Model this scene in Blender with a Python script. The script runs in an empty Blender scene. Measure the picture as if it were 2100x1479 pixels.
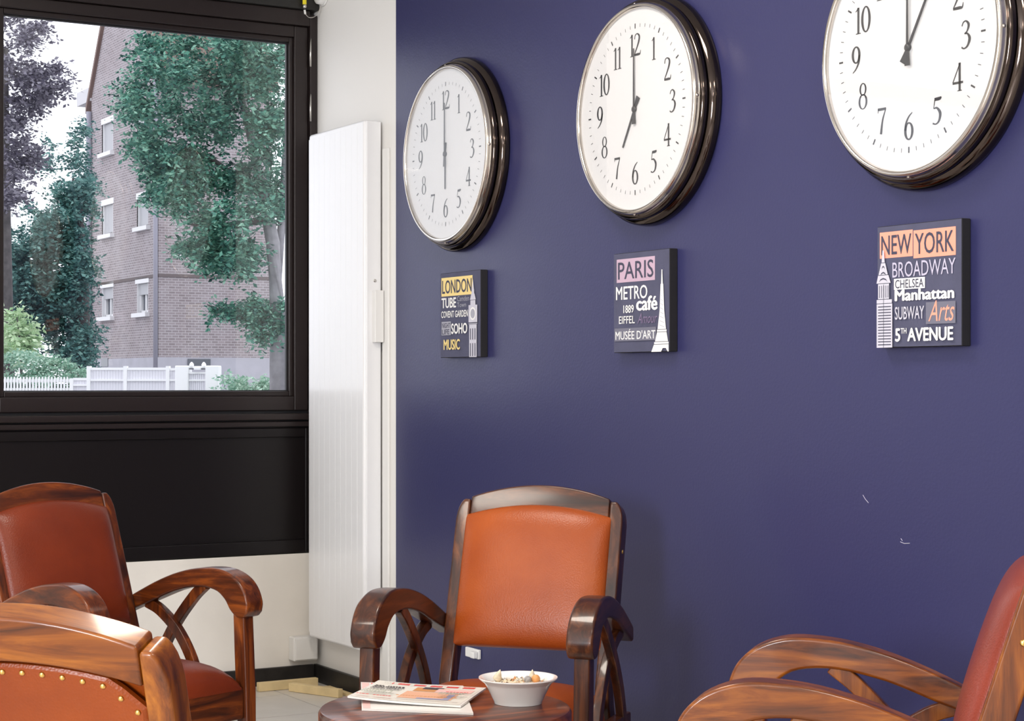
import bpy, bmesh, math, random
import numpy as np
from mathutils import Vector, Matrix
random.seed(7)
S = bpy.context.scene
COL = S.collection
PI = math.pi
def R(d): return math.radians(d)

# ------------------------------------------------------------------ camera
FPX, CXP, HYP = 3750.0, 1050.0, 785.0            # focal length, principal column, horizon row (2100x1479)
CAM = Vector((-2.985, -6.608, 1.175))
_n = math.hypot(.506, .8625)
FW = Vector((.506/_n, .8625/_n, 0)); RT = Vector((.8625/_n, -.506/_n, 0))
cam = bpy.data.objects.new('camera', bpy.data.cameras.new('camera')); COL.objects.link(cam)
cam.location = CAM
cam.rotation_euler = (R(90), 0, math.atan2(FW.y, FW.x) - R(90))
cam.data.sensor_fit = 'HORIZONTAL'; cam.data.sensor_width = 36
cam.data.lens = 36*FPX/2100
cam.data.shift_y = (HYP - 739.5)/2100
cam.data.clip_start = .05; cam.data.clip_end = 500
S.camera = cam

# ------------------------------------------------------------------ world (white overcast sky)
W = bpy.data.worlds.new('overcast_sky'); S.world = W; W.use_nodes = True
bg = W.node_tree.nodes['Background']
bg.inputs[0].default_value = (.93, .95, 1, 1); bg.inputs[1].default_value = 2.0

# ------------------------------------------------------------------ exposure
S.view_settings.view_transform = 'Standard'; S.view_settings.look = 'None'
S.view_settings.exposure = -0.03; S.view_settings.gamma = 1.0
S.view_settings.use_curve_mapping = False

# ------------------------------------------------------------------ large lights: daylight entering by the side windows of the room
def area(name, loc, direction, sx, sy, power, col):
    l = bpy.data.lights.new(name, 'AREA'); l.shape = 'RECTANGLE'; l.size = sx; l.size_y = sy
    l.energy = power; l.color = col
    o = bpy.data.objects.new(name, l); COL.objects.link(o); o.location = loc
    o.rotation_euler = Vector(direction).to_track_quat('-Z', 'Y').to_euler()
    return o
ROOM_X0, ROOM_Y0, ROOM_H = -6.2, -9.6, 3.0
area('daylight_side_window', (ROOM_X0+.06, -6.6, 1.75), (1, .35, -.05), 1.1, 1.3, 280, (.93, .96, 1))
LAMPS = [(-1.25, -2.7), (-1.25, -5.4), (-3.9, -3.4), (-3.9, -7.0)]
LAMP_AT = ['above the middle armchair', 'above the right hand armchair', 'left of the seating', 'behind the seating']
LAMP_POWER = 31

# ================================================================== helpers
def link(o, parent=None):
    COL.objects.link(o)
    if parent: o.parent = parent
    return o
def mesh(name, verts, faces, mat=None, parent=None, smooth=False, bevel=0, seg=2):
    me = bpy.data.meshes.new(name); me.from_pydata([tuple(v) for v in verts], [], faces); me.update()
    return finish(name, me, mat, parent, smooth, bevel, seg)
def finish(name, me, mat, parent, smooth=False, bevel=0, seg=2):
    bm = bmesh.new(); bm.from_mesh(me); bmesh.ops.recalc_face_normals(bm, faces=bm.faces); bm.to_mesh(me); bm.free()
    if mat: me.materials.append(mat)
    o = bpy.data.objects.new(name, me); link(o, parent)
    if bevel:
        b = o.modifiers.new('bevel', 'BEVEL'); b.width = bevel; b.segments = seg; b.limit_method = 'ANGLE'; b.angle_limit = R(40)
        b.harden_normals = False
    if smooth or bevel:
        for p in me.polygons: p.use_smooth = True
        if bevel:
            w = o.modifiers.new('wn', 'WEIGHTED_NORMAL'); w.keep_sharp = False
    return o
def empty(name, loc=(0, 0, 0), rz=0):
    o = bpy.data.objects.new(name, None); link(o); o.location = loc; o.rotation_euler = (0, 0, rz); o.empty_display_size = .1
    return o
def tag(o, label=None, cat=None, group=None, kind=None):
    if label: o['label'] = label
    if cat: o['category'] = cat
    if group: o['group'] = group
    if kind: o['kind'] = kind
    return o
class MB:
    def __init__(s): s.v = []; s.f = []
    def box(s, a, b):
        x0, y0, z0 = a; x1, y1, z1 = b; k = len(s.v)
        s.v += [(x0,y0,z0),(x1,y0,z0),(x1,y1,z0),(x0,y1,z0),(x0,y0,z1),(x1,y0,z1),(x1,y1,z1),(x0,y1,z1)]
        s.f += [tuple(k+i for i in q) for q in ((0,3,2,1),(4,5,6,7),(0,1,5,4),(1,2,6,5),(2,3,7,6),(3,0,4,7))]
        return s
    def obox(s, o, ax, ay, az):
        """box from corner o along three edge vectors"""
        k = len(s.v); o = Vector(o); ax = Vector(ax); ay = Vector(ay); az = Vector(az)
        for c in ((0,0,0),(1,0,0),(1,1,0),(0,1,0),(0,0,1),(1,0,1),(1,1,1),(0,1,1)): s.v.append(tuple(o+ax*c[0]+ay*c[1]+az*c[2]))
        s.f += [tuple(k+i for i in q) for q in ((0,3,2,1),(4,5,6,7),(0,1,5,4),(1,2,6,5),(2,3,7,6),(3,0,4,7))]
        return s
    def loft(s, rings, cap=True, close=False):
        n = len(rings[0]); k = len(s.v)
        for r in rings: s.v += [tuple(p) for p in r]
        m = len(rings)
        for i in range(m if close else m-1):
            for j in range(n):
                a = k+i*n+j; b = k+i*n+(j+1) % n; i2 = (i+1) % m
                s.f.append((a, b, k+i2*n+(j+1) % n, k+i2*n+j))
        if cap and not close:
            s.f.append(tuple(k+j for j in range(n))[::-1]); s.f.append(tuple(k+(m-1)*n+j for j in range(n)))
        return s
    def tube(s, pts, r, n=8, close=False):
        pts = [Vector(p) for p in pts]; rings = []; rr = r if isinstance(r, (list, tuple)) else [r]*len(pts)
        up = Vector((0, 0, 1))
        for i, p in enumerate(pts):
            if close: t = pts[(i+1) % len(pts)]-pts[i-1]
            else: t = pts[min(i+1, len(pts)-1)]-pts[max(i-1, 0)]
            t.normalize()
            a = t.cross(up)
            if a.length < .05: a = t.cross(Vector((1, 0, 0)))
            a.normalize(); b = a.cross(t)
            rings.append([p+(a*math.cos(2*PI*j/n)+b*math.sin(2*PI*j/n))*rr[i] for j in range(n)])
        return s.loft(rings, cap=True, close=close)
    def lathe(s, prof, n=48, axis='z', c=(0, 0, 0), caps=True):
        rings = []
        for (r, h) in prof:
            ring = []
            for j in range(n):
                a = 2*PI*j/n
                if axis == 'z': ring.append((c[0]+r*math.cos(a), c[1]+r*math.sin(a), c[2]+h))
                else: ring.append((c[0]-h, c[1]+r*math.cos(a), c[2]+r*math.sin(a)))
            rings.append(ring)
        return s.loft(rings, cap=caps)
    def build(s, name, mat=None, parent=None, smooth=False, bevel=0, seg=2):
        return mesh(name, s.v, s.f, mat, parent, smooth, bevel, seg)
def smooth_angle(o, deg=40):
    me = o.data
    for p in me.polygons: p.use_smooth = True
    bm = bmesh.new(); bm.from_mesh(me)
    for e in bm.edges: e.smooth = not (len(e.link_faces) == 2 and e.calc_face_angle(0) > R(deg))
    bm.to_mesh(me); bm.free()
    return o
def catmull(pts, n=6):
    P = [np.array(p, float) for p in pts]; P = [2*P[0]-P[1]]+P+[2*P[-1]-P[-2]]; out = []
    for i in range(1, len(P)-2):
        a, b, c, d = P[i-1], P[i], P[i+1], P[i+2]
        for k in range(n):
            t = k/n
            out.append(.5*((2*b)+(-a+c)*t+(2*a-5*b+4*c-d)*t*t+(-a+3*b-3*c+d)*t**3))
    out.append(P[-2]); return out

# ================================================================== materials
MATS = {}
def nt(name):
    m = bpy.data.materials.new(name); m.use_nodes = True
    return m, m.node_tree, m.node_tree.nodes['Principled BSDF']
def plain(name, col, rough=.5, metal=0, spec=.5, coat=0, bump=0, bscale=200, var=0, vscale=6):
    if name in MATS: return MATS[name]
    m, t, b = nt(name); MATS[name] = m
    b.inputs['Base Color'].default_value = (*col, 1); b.inputs['Roughness'].default_value = rough
    b.inputs['Metallic'].default_value = metal; b.inputs['Specular IOR Level'].default_value = spec
    b.inputs['Coat Weight'].default_value = coat; b.inputs['Coat Roughness'].default_value = .12
    if bump or var: tc = t.nodes.new('ShaderNodeTexCoord')
    if var:
        n = t.nodes.new('ShaderNodeTexNoise'); n.inputs['Scale'].default_value = vscale; n.inputs['Detail'].default_value = 4
        t.links.new(tc.outputs['Object'], n.inputs['Vector'])
        r = t.nodes.new('ShaderNodeValToRGB')
        r.color_ramp.elements[0].position = .3; r.color_ramp.elements[1].position = .7
        r.color_ramp.elements[0].color = tuple(c*(1-var) for c in col)+(1,)
        r.color_ramp.elements[1].color = tuple(min(1, c*(1+var)) for c in col)+(1,)
        t.links.new(n.outputs['Fac'], r.inputs[0]); t.links.new(r.outputs[0], b.inputs['Base Color'])
    if bump:
        n = t.nodes.new('ShaderNodeTexNoise'); n.inputs['Scale'].default_value = bscale; n.inputs['Detail'].default_value = 2
        t.links.new(tc.outputs['Object'], n.inputs['Vector'])
        bp = t.nodes.new('ShaderNodeBump'); bp.inputs['Strength'].default_value = bump; bp.inputs['Distance'].default_value = .002
        t.links.new(n.outputs['Fac'], bp.inputs['Height']); t.links.new(bp.outputs[0], b.inputs['Normal'])
    return m
TONES = {   # dark grain, body, light grain; each chair's lighting is put into its tone
    'amber': ((.030, .006, .0012), (.175, .043, .0035), (.36, .115, .009)),
    'russet': ((.014, .0035, .0018), (.095, .019, .0035), (.30, .070, .008)),
    'dim_brown': ((.012, .004, .0025), (.050, .0125, .0045), (.16, .048, .012)),
}
def wood(tone, axis):
    k = 'wood_%s_%s' % (tone, 'xyz'[axis])
    if k in MATS: return MATS[k]
    m, t, b = nt(k); MATS[k] = m
    tc = t.nodes.new('ShaderNodeTexCoord'); mp = t.nodes.new('ShaderNodeMapping')
    sc = [26, 26, 26]; sc[axis] = 3.2; mp.inputs['Scale'].default_value = sc
    t.links.new(tc.outputs['Object'], mp.inputs['Vector'])
    n = t.nodes.new('ShaderNodeTexNoise'); n.inputs['Scale'].default_value = 1; n.inputs['Detail'].default_value = 6
    n.inputs['Roughness'].default_value = .62; n.inputs['Distortion'].default_value = .9
    t.links.new(mp.outputs[0], n.inputs['Vector'])
    r = t.nodes.new('ShaderNodeValToRGB'); e = r.color_ramp.elements
    d, md, l = TONES[tone]
    e[0].position = .30; e[0].color = (*d, 1); e[1].position = .72; e[1].color = (*l, 1)
    q = e.new(.50); q.color = (*md, 1)
    t.links.new(n.outputs['Fac'], r.inputs[0]); t.links.new(r.outputs[0], b.inputs['Base Color'])
    b.inputs['Roughness'].default_value = .38; b.inputs['Specular IOR Level'].default_value = .3; b.inputs['Coat Weight'].default_value = .35; b.inputs['Coat Roughness'].default_value = .10
    bp = t.nodes.new('ShaderNodeBump'); bp.inputs['Strength'].default_value = .12; bp.inputs['Distance'].default_value = .002
    t.links.new(n.outputs['Fac'], bp.inputs['Height']); t.links.new(bp.outputs[0], b.inputs['Normal'])
    return m
def leather(name, c0, c1):
    if name in MATS: return MATS[name]
    m, t, b = nt(name); MATS[name] = m
    tc = t.nodes.new('ShaderNodeTexCoord')
    n = t.nodes.new('ShaderNodeTexNoise'); n.inputs['Scale'].default_value = 5; n.inputs['Detail'].default_value = 5
    t.links.new(tc.outputs['Object'], n.inputs['Vector'])
    r = t.nodes.new('ShaderNodeValToRGB'); r.color_ramp.elements[0].position = .3; r.color_ramp.elements[1].position = .7
    r.color_ramp.elements[0].color = (*c0, 1); r.color_ramp.elements[1].color = (*c1, 1)
    t.links.new(n.outputs['Fac'], r.inputs[0]); t.links.new(r.outputs[0], b.inputs['Base Color'])
    v = t.nodes.new('ShaderNodeTexVoronoi'); v.inputs['Scale'].default_value = 260
    t.links.new(tc.outputs['Object'], v.inputs['Vector'])
    bp = t.nodes.new('ShaderNodeBump'); bp.inputs['Strength'].default_value = .22; bp.inputs['Distance'].default_value = .0015
    t.links.new(v.outputs['Distance'], bp.inputs['Height']); t.links.new(bp.outputs[0], b.inputs['Normal'])
    b.inputs['Roughness'].default_value = .36; b.inputs['Specular IOR Level'].default_value = .34
    return m
def glass(name, refl=.10, tint=(1, 1, 1)):
    if name in MATS: return MATS[name]
    m = bpy.data.materials.new(name); m.use_nodes = True; t = m.node_tree; t.nodes.clear(); MATS[name] = m
    o = t.nodes.new('ShaderNodeOutputMaterial'); mx = t.nodes.new('ShaderNodeMixShader')
    tr = t.nodes.new('ShaderNodeBsdfTransparent'); tr.inputs[0].default_value = (*tint, 1)
    g = t.nodes.new('ShaderNodeBsdfGlossy'); g.inputs['Roughness'].default_value = .015
    lw = t.nodes.new('ShaderNodeLayerWeight'); lw.inputs['Blend'].default_value = .5
    pw = t.nodes.new('ShaderNodeMath'); pw.operation = 'POWER'; pw.inputs[1].default_value = 5
    ad = t.nodes.new('ShaderNodeMath'); ad.operation = 'MULTIPLY_ADD'; ad.inputs[1].default_value = 1-refl; ad.inputs[2].default_value = refl
    ad.use_clamp = True
    t.links.new(lw.outputs['Facing'], pw.inputs[0]); t.links.new(pw.outputs[0], ad.inputs[0]); t.links.new(ad.outputs[0], mx.inputs[0])
    t.links.new(tr.outputs[0], mx.inputs[1]); t.links.new(g.outputs[0], mx.inputs[2]); t.links.new(mx.outputs[0], o.inputs[0])
    return m
def emit(name, col, st):
    m = bpy.data.materials.new(name); m.use_nodes = True; t = m.node_tree; t.nodes.clear()
    o = t.nodes.new('ShaderNodeOutputMaterial'); e = t.nodes.new('ShaderNodeEmission')
    e.inputs[0].default_value = (*col, 1); e.inputs[1].default_value = st; t.links.new(e.outputs[0], o.inputs[0]); return m
def leafmat(name, stops, trans=.25):
    m, t, b = nt(name); MATS[name] = m
    g = t.nodes.new('ShaderNodeNewGeometry'); r = t.nodes.new('ShaderNodeValToRGB')
    e = r.color_ramp.elements; e[0].position = 0; e[0].color = (*stops[0], 1); e[1].position = 1; e[1].color = (*stops[-1], 1)
    for i, s in enumerate(stops[1:-1]):
        q = e.new((i+1)/(len(stops)-1)); q.color = (*s, 1)
    t.links.new(g.outputs['Random Per Island'], r.inputs[0]); t.links.new(r.outputs[0], b.inputs['Base Color'])
    b.inputs['Roughness'].default_value = .55
    tl = t.nodes.new('ShaderNodeBsdfTranslucent'); t.links.new(r.outputs[0], tl.inputs[0])
    mx = t.nodes.new('ShaderNodeMixShader'); mx.inputs[0].default_value = trans
    out = t.nodes['Material Output']
    t.links.new(b.outputs[0], mx.inputs[1]); t.links.new(tl.outputs[0], mx.inputs[2]); t.links.new(mx.outputs[0], out.inputs[0])
    return m
def brickmat():
    m, t, b = nt('brickwork'); tc = t.nodes.new('ShaderNodeTexCoord')
    br = t.nodes.new('ShaderNodeTexBrick')
    br.inputs['Scale'].default_value = 1; br.inputs['Brick Width'].default_value = .23; br.inputs['Row Height'].default_value = .085
    br.inputs['Mortar Size'].default_value = .012
    br.inputs['Color1'].default_value = (.27, .235, .245, 1); br.inputs['Color2'].default_value = (.365, .32, .335, 1)
    br.inputs['Mortar'].default_value = (.50, .47, .49, 1)
    t.links.new(tc.outputs['UV'], br.inputs['Vector'])
    n = t.nodes.new('ShaderNodeTexNoise'); n.inputs['Scale'].default_value = .9; n.inputs['Detail'].default_value = 6
    t.links.new(tc.outputs['UV'], n.inputs['Vector'])
    mx = t.nodes.new('ShaderNodeMixRGB'); mx.blend_type = 'MULTIPLY'; mx.inputs[0].default_value = .5
    r = t.nodes.new('ShaderNodeValToRGB'); r.color_ramp.elements[0].position = .3; r.color_ramp.elements[1].position = .7
    r.color_ramp.elements[0].color = (.72, .64, .62, 1); r.color_ramp.elements[1].color = (1, 1, 1, 1)
    t.links.new(n.outputs['Fac'], r.inputs[0]); t.links.new(br.outputs['Color'], mx.inputs[1]); t.links.new(r.outputs[0], mx.inputs[2])
    t.links.new(mx.outputs[0], b.inputs['Base Color']); b.inputs['Roughness'].default_value = .9
    return m
M_BLUE = plain('indigo_wall_paint', (.0295, .0300, .098), .38, spec=.42, bump=.18, bscale=120)
M_WHITEWALL = plain('white_wall_paint', (.80, .78, .75), .6, bump=.15, bscale=90)
M_CREAM = plain('cream_plaster', (.80, .76, .70), .7, bump=.2, bscale=60, var=.03)
M_CEIL = plain('ceiling_paint', (.8, .8, .78), .8)
M_RAD = plain('radiator_enamel', (.82, .82, .83), .3, coat=.2)
M_PLASTIC = plain('white_plastic', (.78, .77, .75), .4)
M_FRAME = plain('dark_brown_paint', (.0165, .0105, .0100), .38, spec=.35, coat=.05, bump=.1, bscale=150)
M_PANEL = plain('black_panel_paint', (.0060, .0042, .0044), .36, spec=.3, bump=.12, bscale=80)
M_RUBBER = plain('black_gasket', (.006, .006, .008), .5)
M_STEEL = plain('steel', (.62, .60, .57), .25, metal=1)
M_TILE = plain('floor_tile', (.62, .60, .57), .28, var=.05, vscale=9)
M_GROUT = plain('grout', (.30, .28, .26), .9)
M_PINE = plain('raw_pine', (.72, .56, .30), .6, var=.12, vscale=14)
M_BBOARD = plain('black_baseboard', (.014, .012, .011), .45, var=.5, vscale=30)
M_GLASS = glass('window_glass', .07, (.94, .95, .98))
M_CGLASS = glass('clock_glass', .09)
M_NICKEL = plain('polished_nickel', (.66, .61, .56), .16, metal=1)
M_BLKCHR = plain('black_chrome', (.085, .066, .058), .09, metal=1)
M_DIAL = plain('clock_dial', (.67, .67, .68), .5)
M_INK = plain('numeral_ink', (.03, .03, .035), .5)
M_BRASS = plain('antique_brass', (.72, .45, .14), .28, metal=1)

# ================================================================== room shell
def struct(o): o['kind'] = 'structure'; return o
BLUE_Y = -.69
# floor with single tiles
TS = .40
floor = MB().box((ROOM_X0, ROOM_Y0, -.12), (0, 0, -.006)).build('floor', M_GROUT); struct(floor)
tile_me = {}
def tile(x0, x1, y0, y1):
    k = (round(x1-x0, 3), round(y1-y0, 3))
    if k not in tile_me:
        g = .0016; w, h = k; bm = bmesh.new()
        q = [bm.verts.new(p) for p in ((g, g, -.006), (w-g, g, -.006), (w-g, h-g, -.006), (g, h-g, -.006))]
        f = bm.faces.new(q); r = bmesh.ops.extrude_face_region(bm, geom=[f])
        top = [v for v in r['geom'] if isinstance(v, bmesh.types.BMVert)]
        for v in top: v.co.z = 0; v.co.x += .001 if v.co.x < w/2 else -.001; v.co.y += .001 if v.co.y < h/2 else -.001
        bmesh.ops.recalc_face_normals(bm, faces=bm.faces)
        me = bpy.data.meshes.new('tile'); bm.to_mesh(me); bm.free(); me.materials.append(M_TILE); tile_me[k] = me
    o = bpy.data.objects.new('floor_tile', tile_me[k]); link(o, floor); o.location = (x0, y0, 0)
xs = [0, -.237]
while xs[-1] > -4.2: xs.append(xs[-1]-TS)
ys = [0, -.24]
while ys[-1] > -6.6: ys.append(ys[-1]-TS)
for i in range(len(xs)-1):
    for j in range(len(ys)-1): tile(xs[i+1], xs[i], ys[j+1], ys[j])
fr = MB(); fr.box((ROOM_X0, ROOM_Y0, -.006), (xs[-1], 0, 0)).box((xs[-1], ROOM_Y0, -.006), (0, ys[-1], 0))
fr.build('far_tiling', M_TILE, floor)['kind'] = 'stuff'
struct(MB().box((0, ROOM_Y0, -.12), (.2, BLUE_Y, ROOM_H)).build('wall_right', M_BLUE))
struct(MB().box((0, BLUE_Y, -.12), (.2, .25, ROOM_H)).build('wall_corner', M_WHITEWALL))
struct(MB().box((ROOM_X0, ROOM_Y0, ROOM_H), (.2, .25, ROOM_H+.15)).build('ceiling', M_CEIL))
struct(MB().box((ROOM_X0, ROOM_Y0-.2, -.12), (.2, ROOM_Y0, ROOM_H)).build('wall_back', M_CREAM))
# window wall: opening of the visible window and of the next one down the street side
W1 = (-1.50, -.004); W2 = (-5.4, -2.6); PZ = .505
wf = MB()
wf.box((ROOM_X0, 0, -.12), (0, .25, PZ))
wf.box((W2[1], 0, PZ), (W1[0], .25, ROOM_H)).box((ROOM_X0, 0, PZ), (W2[0], .25, ROOM_H))
wf.box((W1[0], 0, 2.84), (0, .25, ROOM_H)).box((W2[0], 0, 2.6), (W2[1], .25, ROOM_H)).box((W2[0], 0, PZ), (W2[1], .25, .9))
struct(wf.build('wall_front', M_CREAM))
wl = MB(); WL = (-7.6, -5.6)
wl.box((ROOM_X0-.2, ROOM_Y0, -.12), (ROOM_X0, WL[0], ROOM_H)).box((ROOM_X0-.2, WL[1], -.12), (ROOM_X0, .25, ROOM_H))
wl.box((ROOM_X0-.2, WL[0], -.12), (ROOM_X0, WL[1], .75)).box((ROOM_X0-.2, WL[0], 2.55), (ROOM_X0, WL[1], ROOM_H))
struct(wl.build('wall_left', M_CREAM))
struct(MB().box((-.016, BLUE_Y, 0), (-.0005, -.0005, .068)).build('baseboard_corner', M_BBOARD, bevel=.003))
struct(MB().box((-.016, ROOM_Y0, 0), (-.0005, BLUE_Y-.0005, .068)).build('baseboard_right', M_BBOARD, bevel=.003))
struct(MB().box((ROOM_X0, -.016, 0), (-.017, -.0005, .068)).build('baseboard_front', M_BBOARD, bevel=.003))

# ------------------------------------------------------------------ window_1 (dark frame, one big pane, black panel below)
w1 = empty('window_1', (0, 0, PZ)); w1['kind'] = 'structure'
def wp(name, boxes, mat, bevel=.003, parent=w1, **k):
    m = MB()
    for a, b in boxes: m.box((a[0], a[1], a[2]-PZ), (b[0], b[1], b[2]-PZ))
    return m.build(name, mat, parent, bevel=bevel, **k)
GX0, GX1, GZ0, GZ1 = -1.222, -.116, 1.146, 2.505    # visible glass
# outer fixed frame, close to the corner
wp('outer_frame', [((-.034, -.012, 1.055), (-.004, .14, 2.62)), ((-1.5, -.012, 2.575), (-.034, .14, 2.635)), ((-1.5, -.012, 1.055), (-1.43, .14, 2.575))], M_FRAME)
# opening sash
SX0, SX1, SZ0, SZ1 = -1.31, -.036, 1.066, 2.574
wp('sash', [((-.094, .004, SZ0), (SX1, .06, SZ1)), ((SX0, .004, SZ0), (-1.245, .06, SZ1)), ((-1.245, .004, 2.53), (-.094, .06, SZ1)), ((-1.245, .004, SZ0), (-.094, .06, 1.122))], M_FRAME, .004)
wp('mullion', [((-1.43, -.004, 1.062), (-1.312, .08, 2.575))], M_FRAME, .004)
wp('glazing_bead', [((GX1+.006, .018, 1.122), (-.094, .05, 2.53)), ((-1.245, .018, 1.122), (GX0-.004, .05, 2.53)), ((GX0-.004, .018, GZ1+.006), (GX1+.006, .05, 2.53)), ((GX0-.004, .018, 1.122), (GX1+.006, .05, GZ0-.004))], M_FRAME, .003)
wp('gasket', [((GX1, .034, GZ0-.004), (GX1+.006, .048, GZ1+.006)), ((GX0-.004, .034, GZ0-.004), (GX0, .048, GZ1+.006)), ((GX0, .034, GZ1), (GX1, .048, GZ1+.006)), ((GX0, .034, GZ0-.004), (GX1, .048, GZ0))], M_RUBBER, 0)
mesh('glass_pane', [(GX0-.003, .041, GZ0-.003-PZ), (GX1+.005, .041, GZ0-.003-PZ), (GX1+.005, .041, GZ1+.005-PZ), (GX0-.003, .041, GZ1+.005-PZ)], [(0, 1, 2, 3)], M_GLASS, w1)
wp('drip_ledge', [((GX0, .052, 1.118), (GX1, .10, GZ0-.001))], plain('pale_aluminium', (.55, .56, .62), .5), .002)
for z0, z1 in ((2.416, 2.527), (2.201, 2.307)):
    h = MB().tube([(-.0335, -.013, z0-PZ), (-.0335, -.013, z1-PZ)], .0042, 10); h.build('hinge', M_STEEL, w1, smooth=True)
# roller box over the window
wp('roller_box', [((-1.5, -.03, 2.636), (-.004, .14, 2.84))], plain('roller_box_paint', (.010, .009, .008), .5), .004)
# ledges between window and panel
wp('sill_ledge', [((-1.5, -.030, 1.030), (-.004, .10, 1.055)), ], M_FRAME, .004)
wp('sill_back', [((-1.5, .02, .99), (-.004, .12, 1.07))], M_RUBBER, 0)
wp('sill_lip', [((-1.5, -.016, 1.004), (-.004, .10, 1.024))], M_FRAME, .003)
wp('lower_panel', [((-1.5, .012, PZ), (-.006, .05, 1.004))], M_PANEL, 0)
wp('panel_border', [((-.05, -.002, PZ+.004), (-.006, .012, .999)), ((-1.5, -.002, PZ+.004), (-1.45, .012, .999)), ((-1.45, -.002, PZ+.004), (-.05, .012, .560)), ((-1.45, -.002, .962), (-.05, .012, .999))], M_PANEL, .004)
for px, pz in ((-.028, .70), (-.028, .535), (-.030, .86)):
    s = MB().lathe([(.004, 0), (.004, .0015), (.002, .003)], 10, 'x').build('screw', M_STEEL, w1, smooth=True)
    s.location = (px, -.002, pz-PZ); s.rotation_euler = (0, 0, R(90))
# simple windows out of the frame
for nm, boxes, pane in (('window_2', [((W2[0], .02, .9), (W2[0]+.06, .1, 2.6)), ((W2[1]-.06, .02, .9), (W2[1], .1, 2.6)), ((W2[0], .02, .9), (W2[1], .1, .96)), ((W2[0], .02, 2.54), (W2[1], .1, 2.6)), ((-4.03, .02, .9), (-3.97, .1, 2.6))], ((W2[0], .05, .9), (W2[1], .0505, 2.6))),
                        ('window_3', [((ROOM_X0-.1, WL[0], .75), (ROOM_X0-.02, WL[0]+.06, 2.55)), ((ROOM_X0-.1, WL[1]-.06, .75), (ROOM_X0-.02, WL[1], 2.55)), ((ROOM_X0-.1, WL[0], .75), (ROOM_X0-.02, WL[1], .81)), ((ROOM_X0-.1, WL[0], 2.49), (ROOM_X0-.02, WL[1], 2.55)), ((ROOM_X0-.1, -6.63, .75), (ROOM_X0-.02, -6.57, 2.55))], ((ROOM_X0-.06, WL[0], .75), (ROOM_X0-.0595, WL[1], 2.55)))):
    w = empty(nm, boxes[0][0]); w['kind'] = 'structure'; o = Vector(boxes[0][0])
    for n2, bs, mt in (('window_frame', boxes, M_FRAME), ('glass_pane', [pane], M_GLASS)):
        m = MB()
        for a, b in bs: m.box(Vector(a)-o, Vector(b)-o)
        m.build(n2, mt, w)
# ------------------------------------------------------------------ ceiling lamps
M_LAMP = emit('lamp_diffuser_glow', (1, .93, .82), 5)
for i, (x, y) in enumerate(LAMPS):
    t_ = empty('ceiling_lamp', (x, y, ROOM_H)); tag(t_, 'square white ceiling lamp panel overhead, '+LAMP_AT[i], 'lamp', 'ceiling lamp panels')
    MB().box((-.32, -.32, -.05), (-.29, .32, 0)).box((.29, -.32, -.05), (.32, .32, 0)).box((-.29, -.32, -.05), (.29, -.29, 0)).box((-.29, .29, -.05), (.29, .32, 0)).build('frame', M_PLASTIC, t_)
    MB().box((-.29, -.29, -.035), (.29, .29, -.03)).build('diffuser', M_LAMP, t_)
    a = area('ceiling_lamp_light', (0, 0, -.06), (0, 0, -1), .56, .56, LAMP_POWER, (1, .90, .79)); a.parent = t_

# ================================================================== outdoors
def atd(px, py, D): return CAM + (FW + RT*((px-CXP)/FPX) + Vector((0, 0, (HYP-py)/FPX)))*D
GZ = -.15
struct(MB().obox(Vector((CAM.x, CAM.y, GZ-.2)) + FW*8.2 - RT*40, RT*80, FW*140, (0, 0, .2)).build('ground', plain('asphalt_ground', (.25, .25, .26), .9, var=.15, vscale=1)))
M_BRICK = brickmat()
M_TRIMW = plain('white_painted_trim', (.80, .79, .80), .6)
M_PLINTH = plain('grey_render', (.46, .45, .50), .9, var=.06, vscale=2)
M_PIPE = plain('grey_drainpipe', (.33, .32, .38), .5)
M_SHUT = plain('grey_shutter', (.46, .46, .48), .6)
M_DARKGL = plain('dark_window_glass', (.10, .11, .13), .08)
# apartment building: u runs along the gable wall to the left, v along the right hand wall
c0 = atd(325, HYP, 60); c0.z = GZ
bu = (RT*-.5 + FW*.866).normalized(); bv = (RT*.866 + FW*.5).normalized(); UZ = Vector((0, 0, 1))
bld = empty('apartment_building', c0); tag(bld, 'pale brick apartment block with steep gable behind the trees outside', 'building')
GW, EAVE, SLOPE, BV = 7.3, 11.5-GZ, 1.54, 3.98
APEX = EAVE + GW/2*SLOPE
def bt(px):
    a = (px-CXP)/FPX; return (-11.6-60*a)/(.5+.866*a)
def bz(px, py):
    d = 60+.866*bt(px); return CAM.z+(HYP-py)/FPX*d-GZ
def bvv(px):
    a = (px-CXP)/FPX; return (11.6+60*a)/(.866-.5*a)
def bvz(px, py): return CAM.z+(HYP-py)/FPX*(60+.5*bvv(px))-GZ
PL = bz(315, 733)
def uvface(name, quads, mat, parent):
    me = bpy.data.meshes.new(name); vs = []; fs = []; uvs = []
    for q in quads:
        k = len(vs); fs.append(tuple(range(k, k+len(q))))
        for (p, uv) in q: vs.append(tuple(p)); uvs.append(uv)
    me.from_pydata(vs, [], fs); l = me.uv_layers.new(); 
    for i, uv in enumerate(uvs): l.data[i].uv = uv
    me.materials.append(mat); o = bpy.data.objects.new(name, me); link(o, parent); return o
def gp(t, z, off=0): return bu*t - bv*off + UZ*z           # point on gable wall, off = proud of it
def vp(t, z, off=0): return bv*t - bu*off + UZ*z
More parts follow.
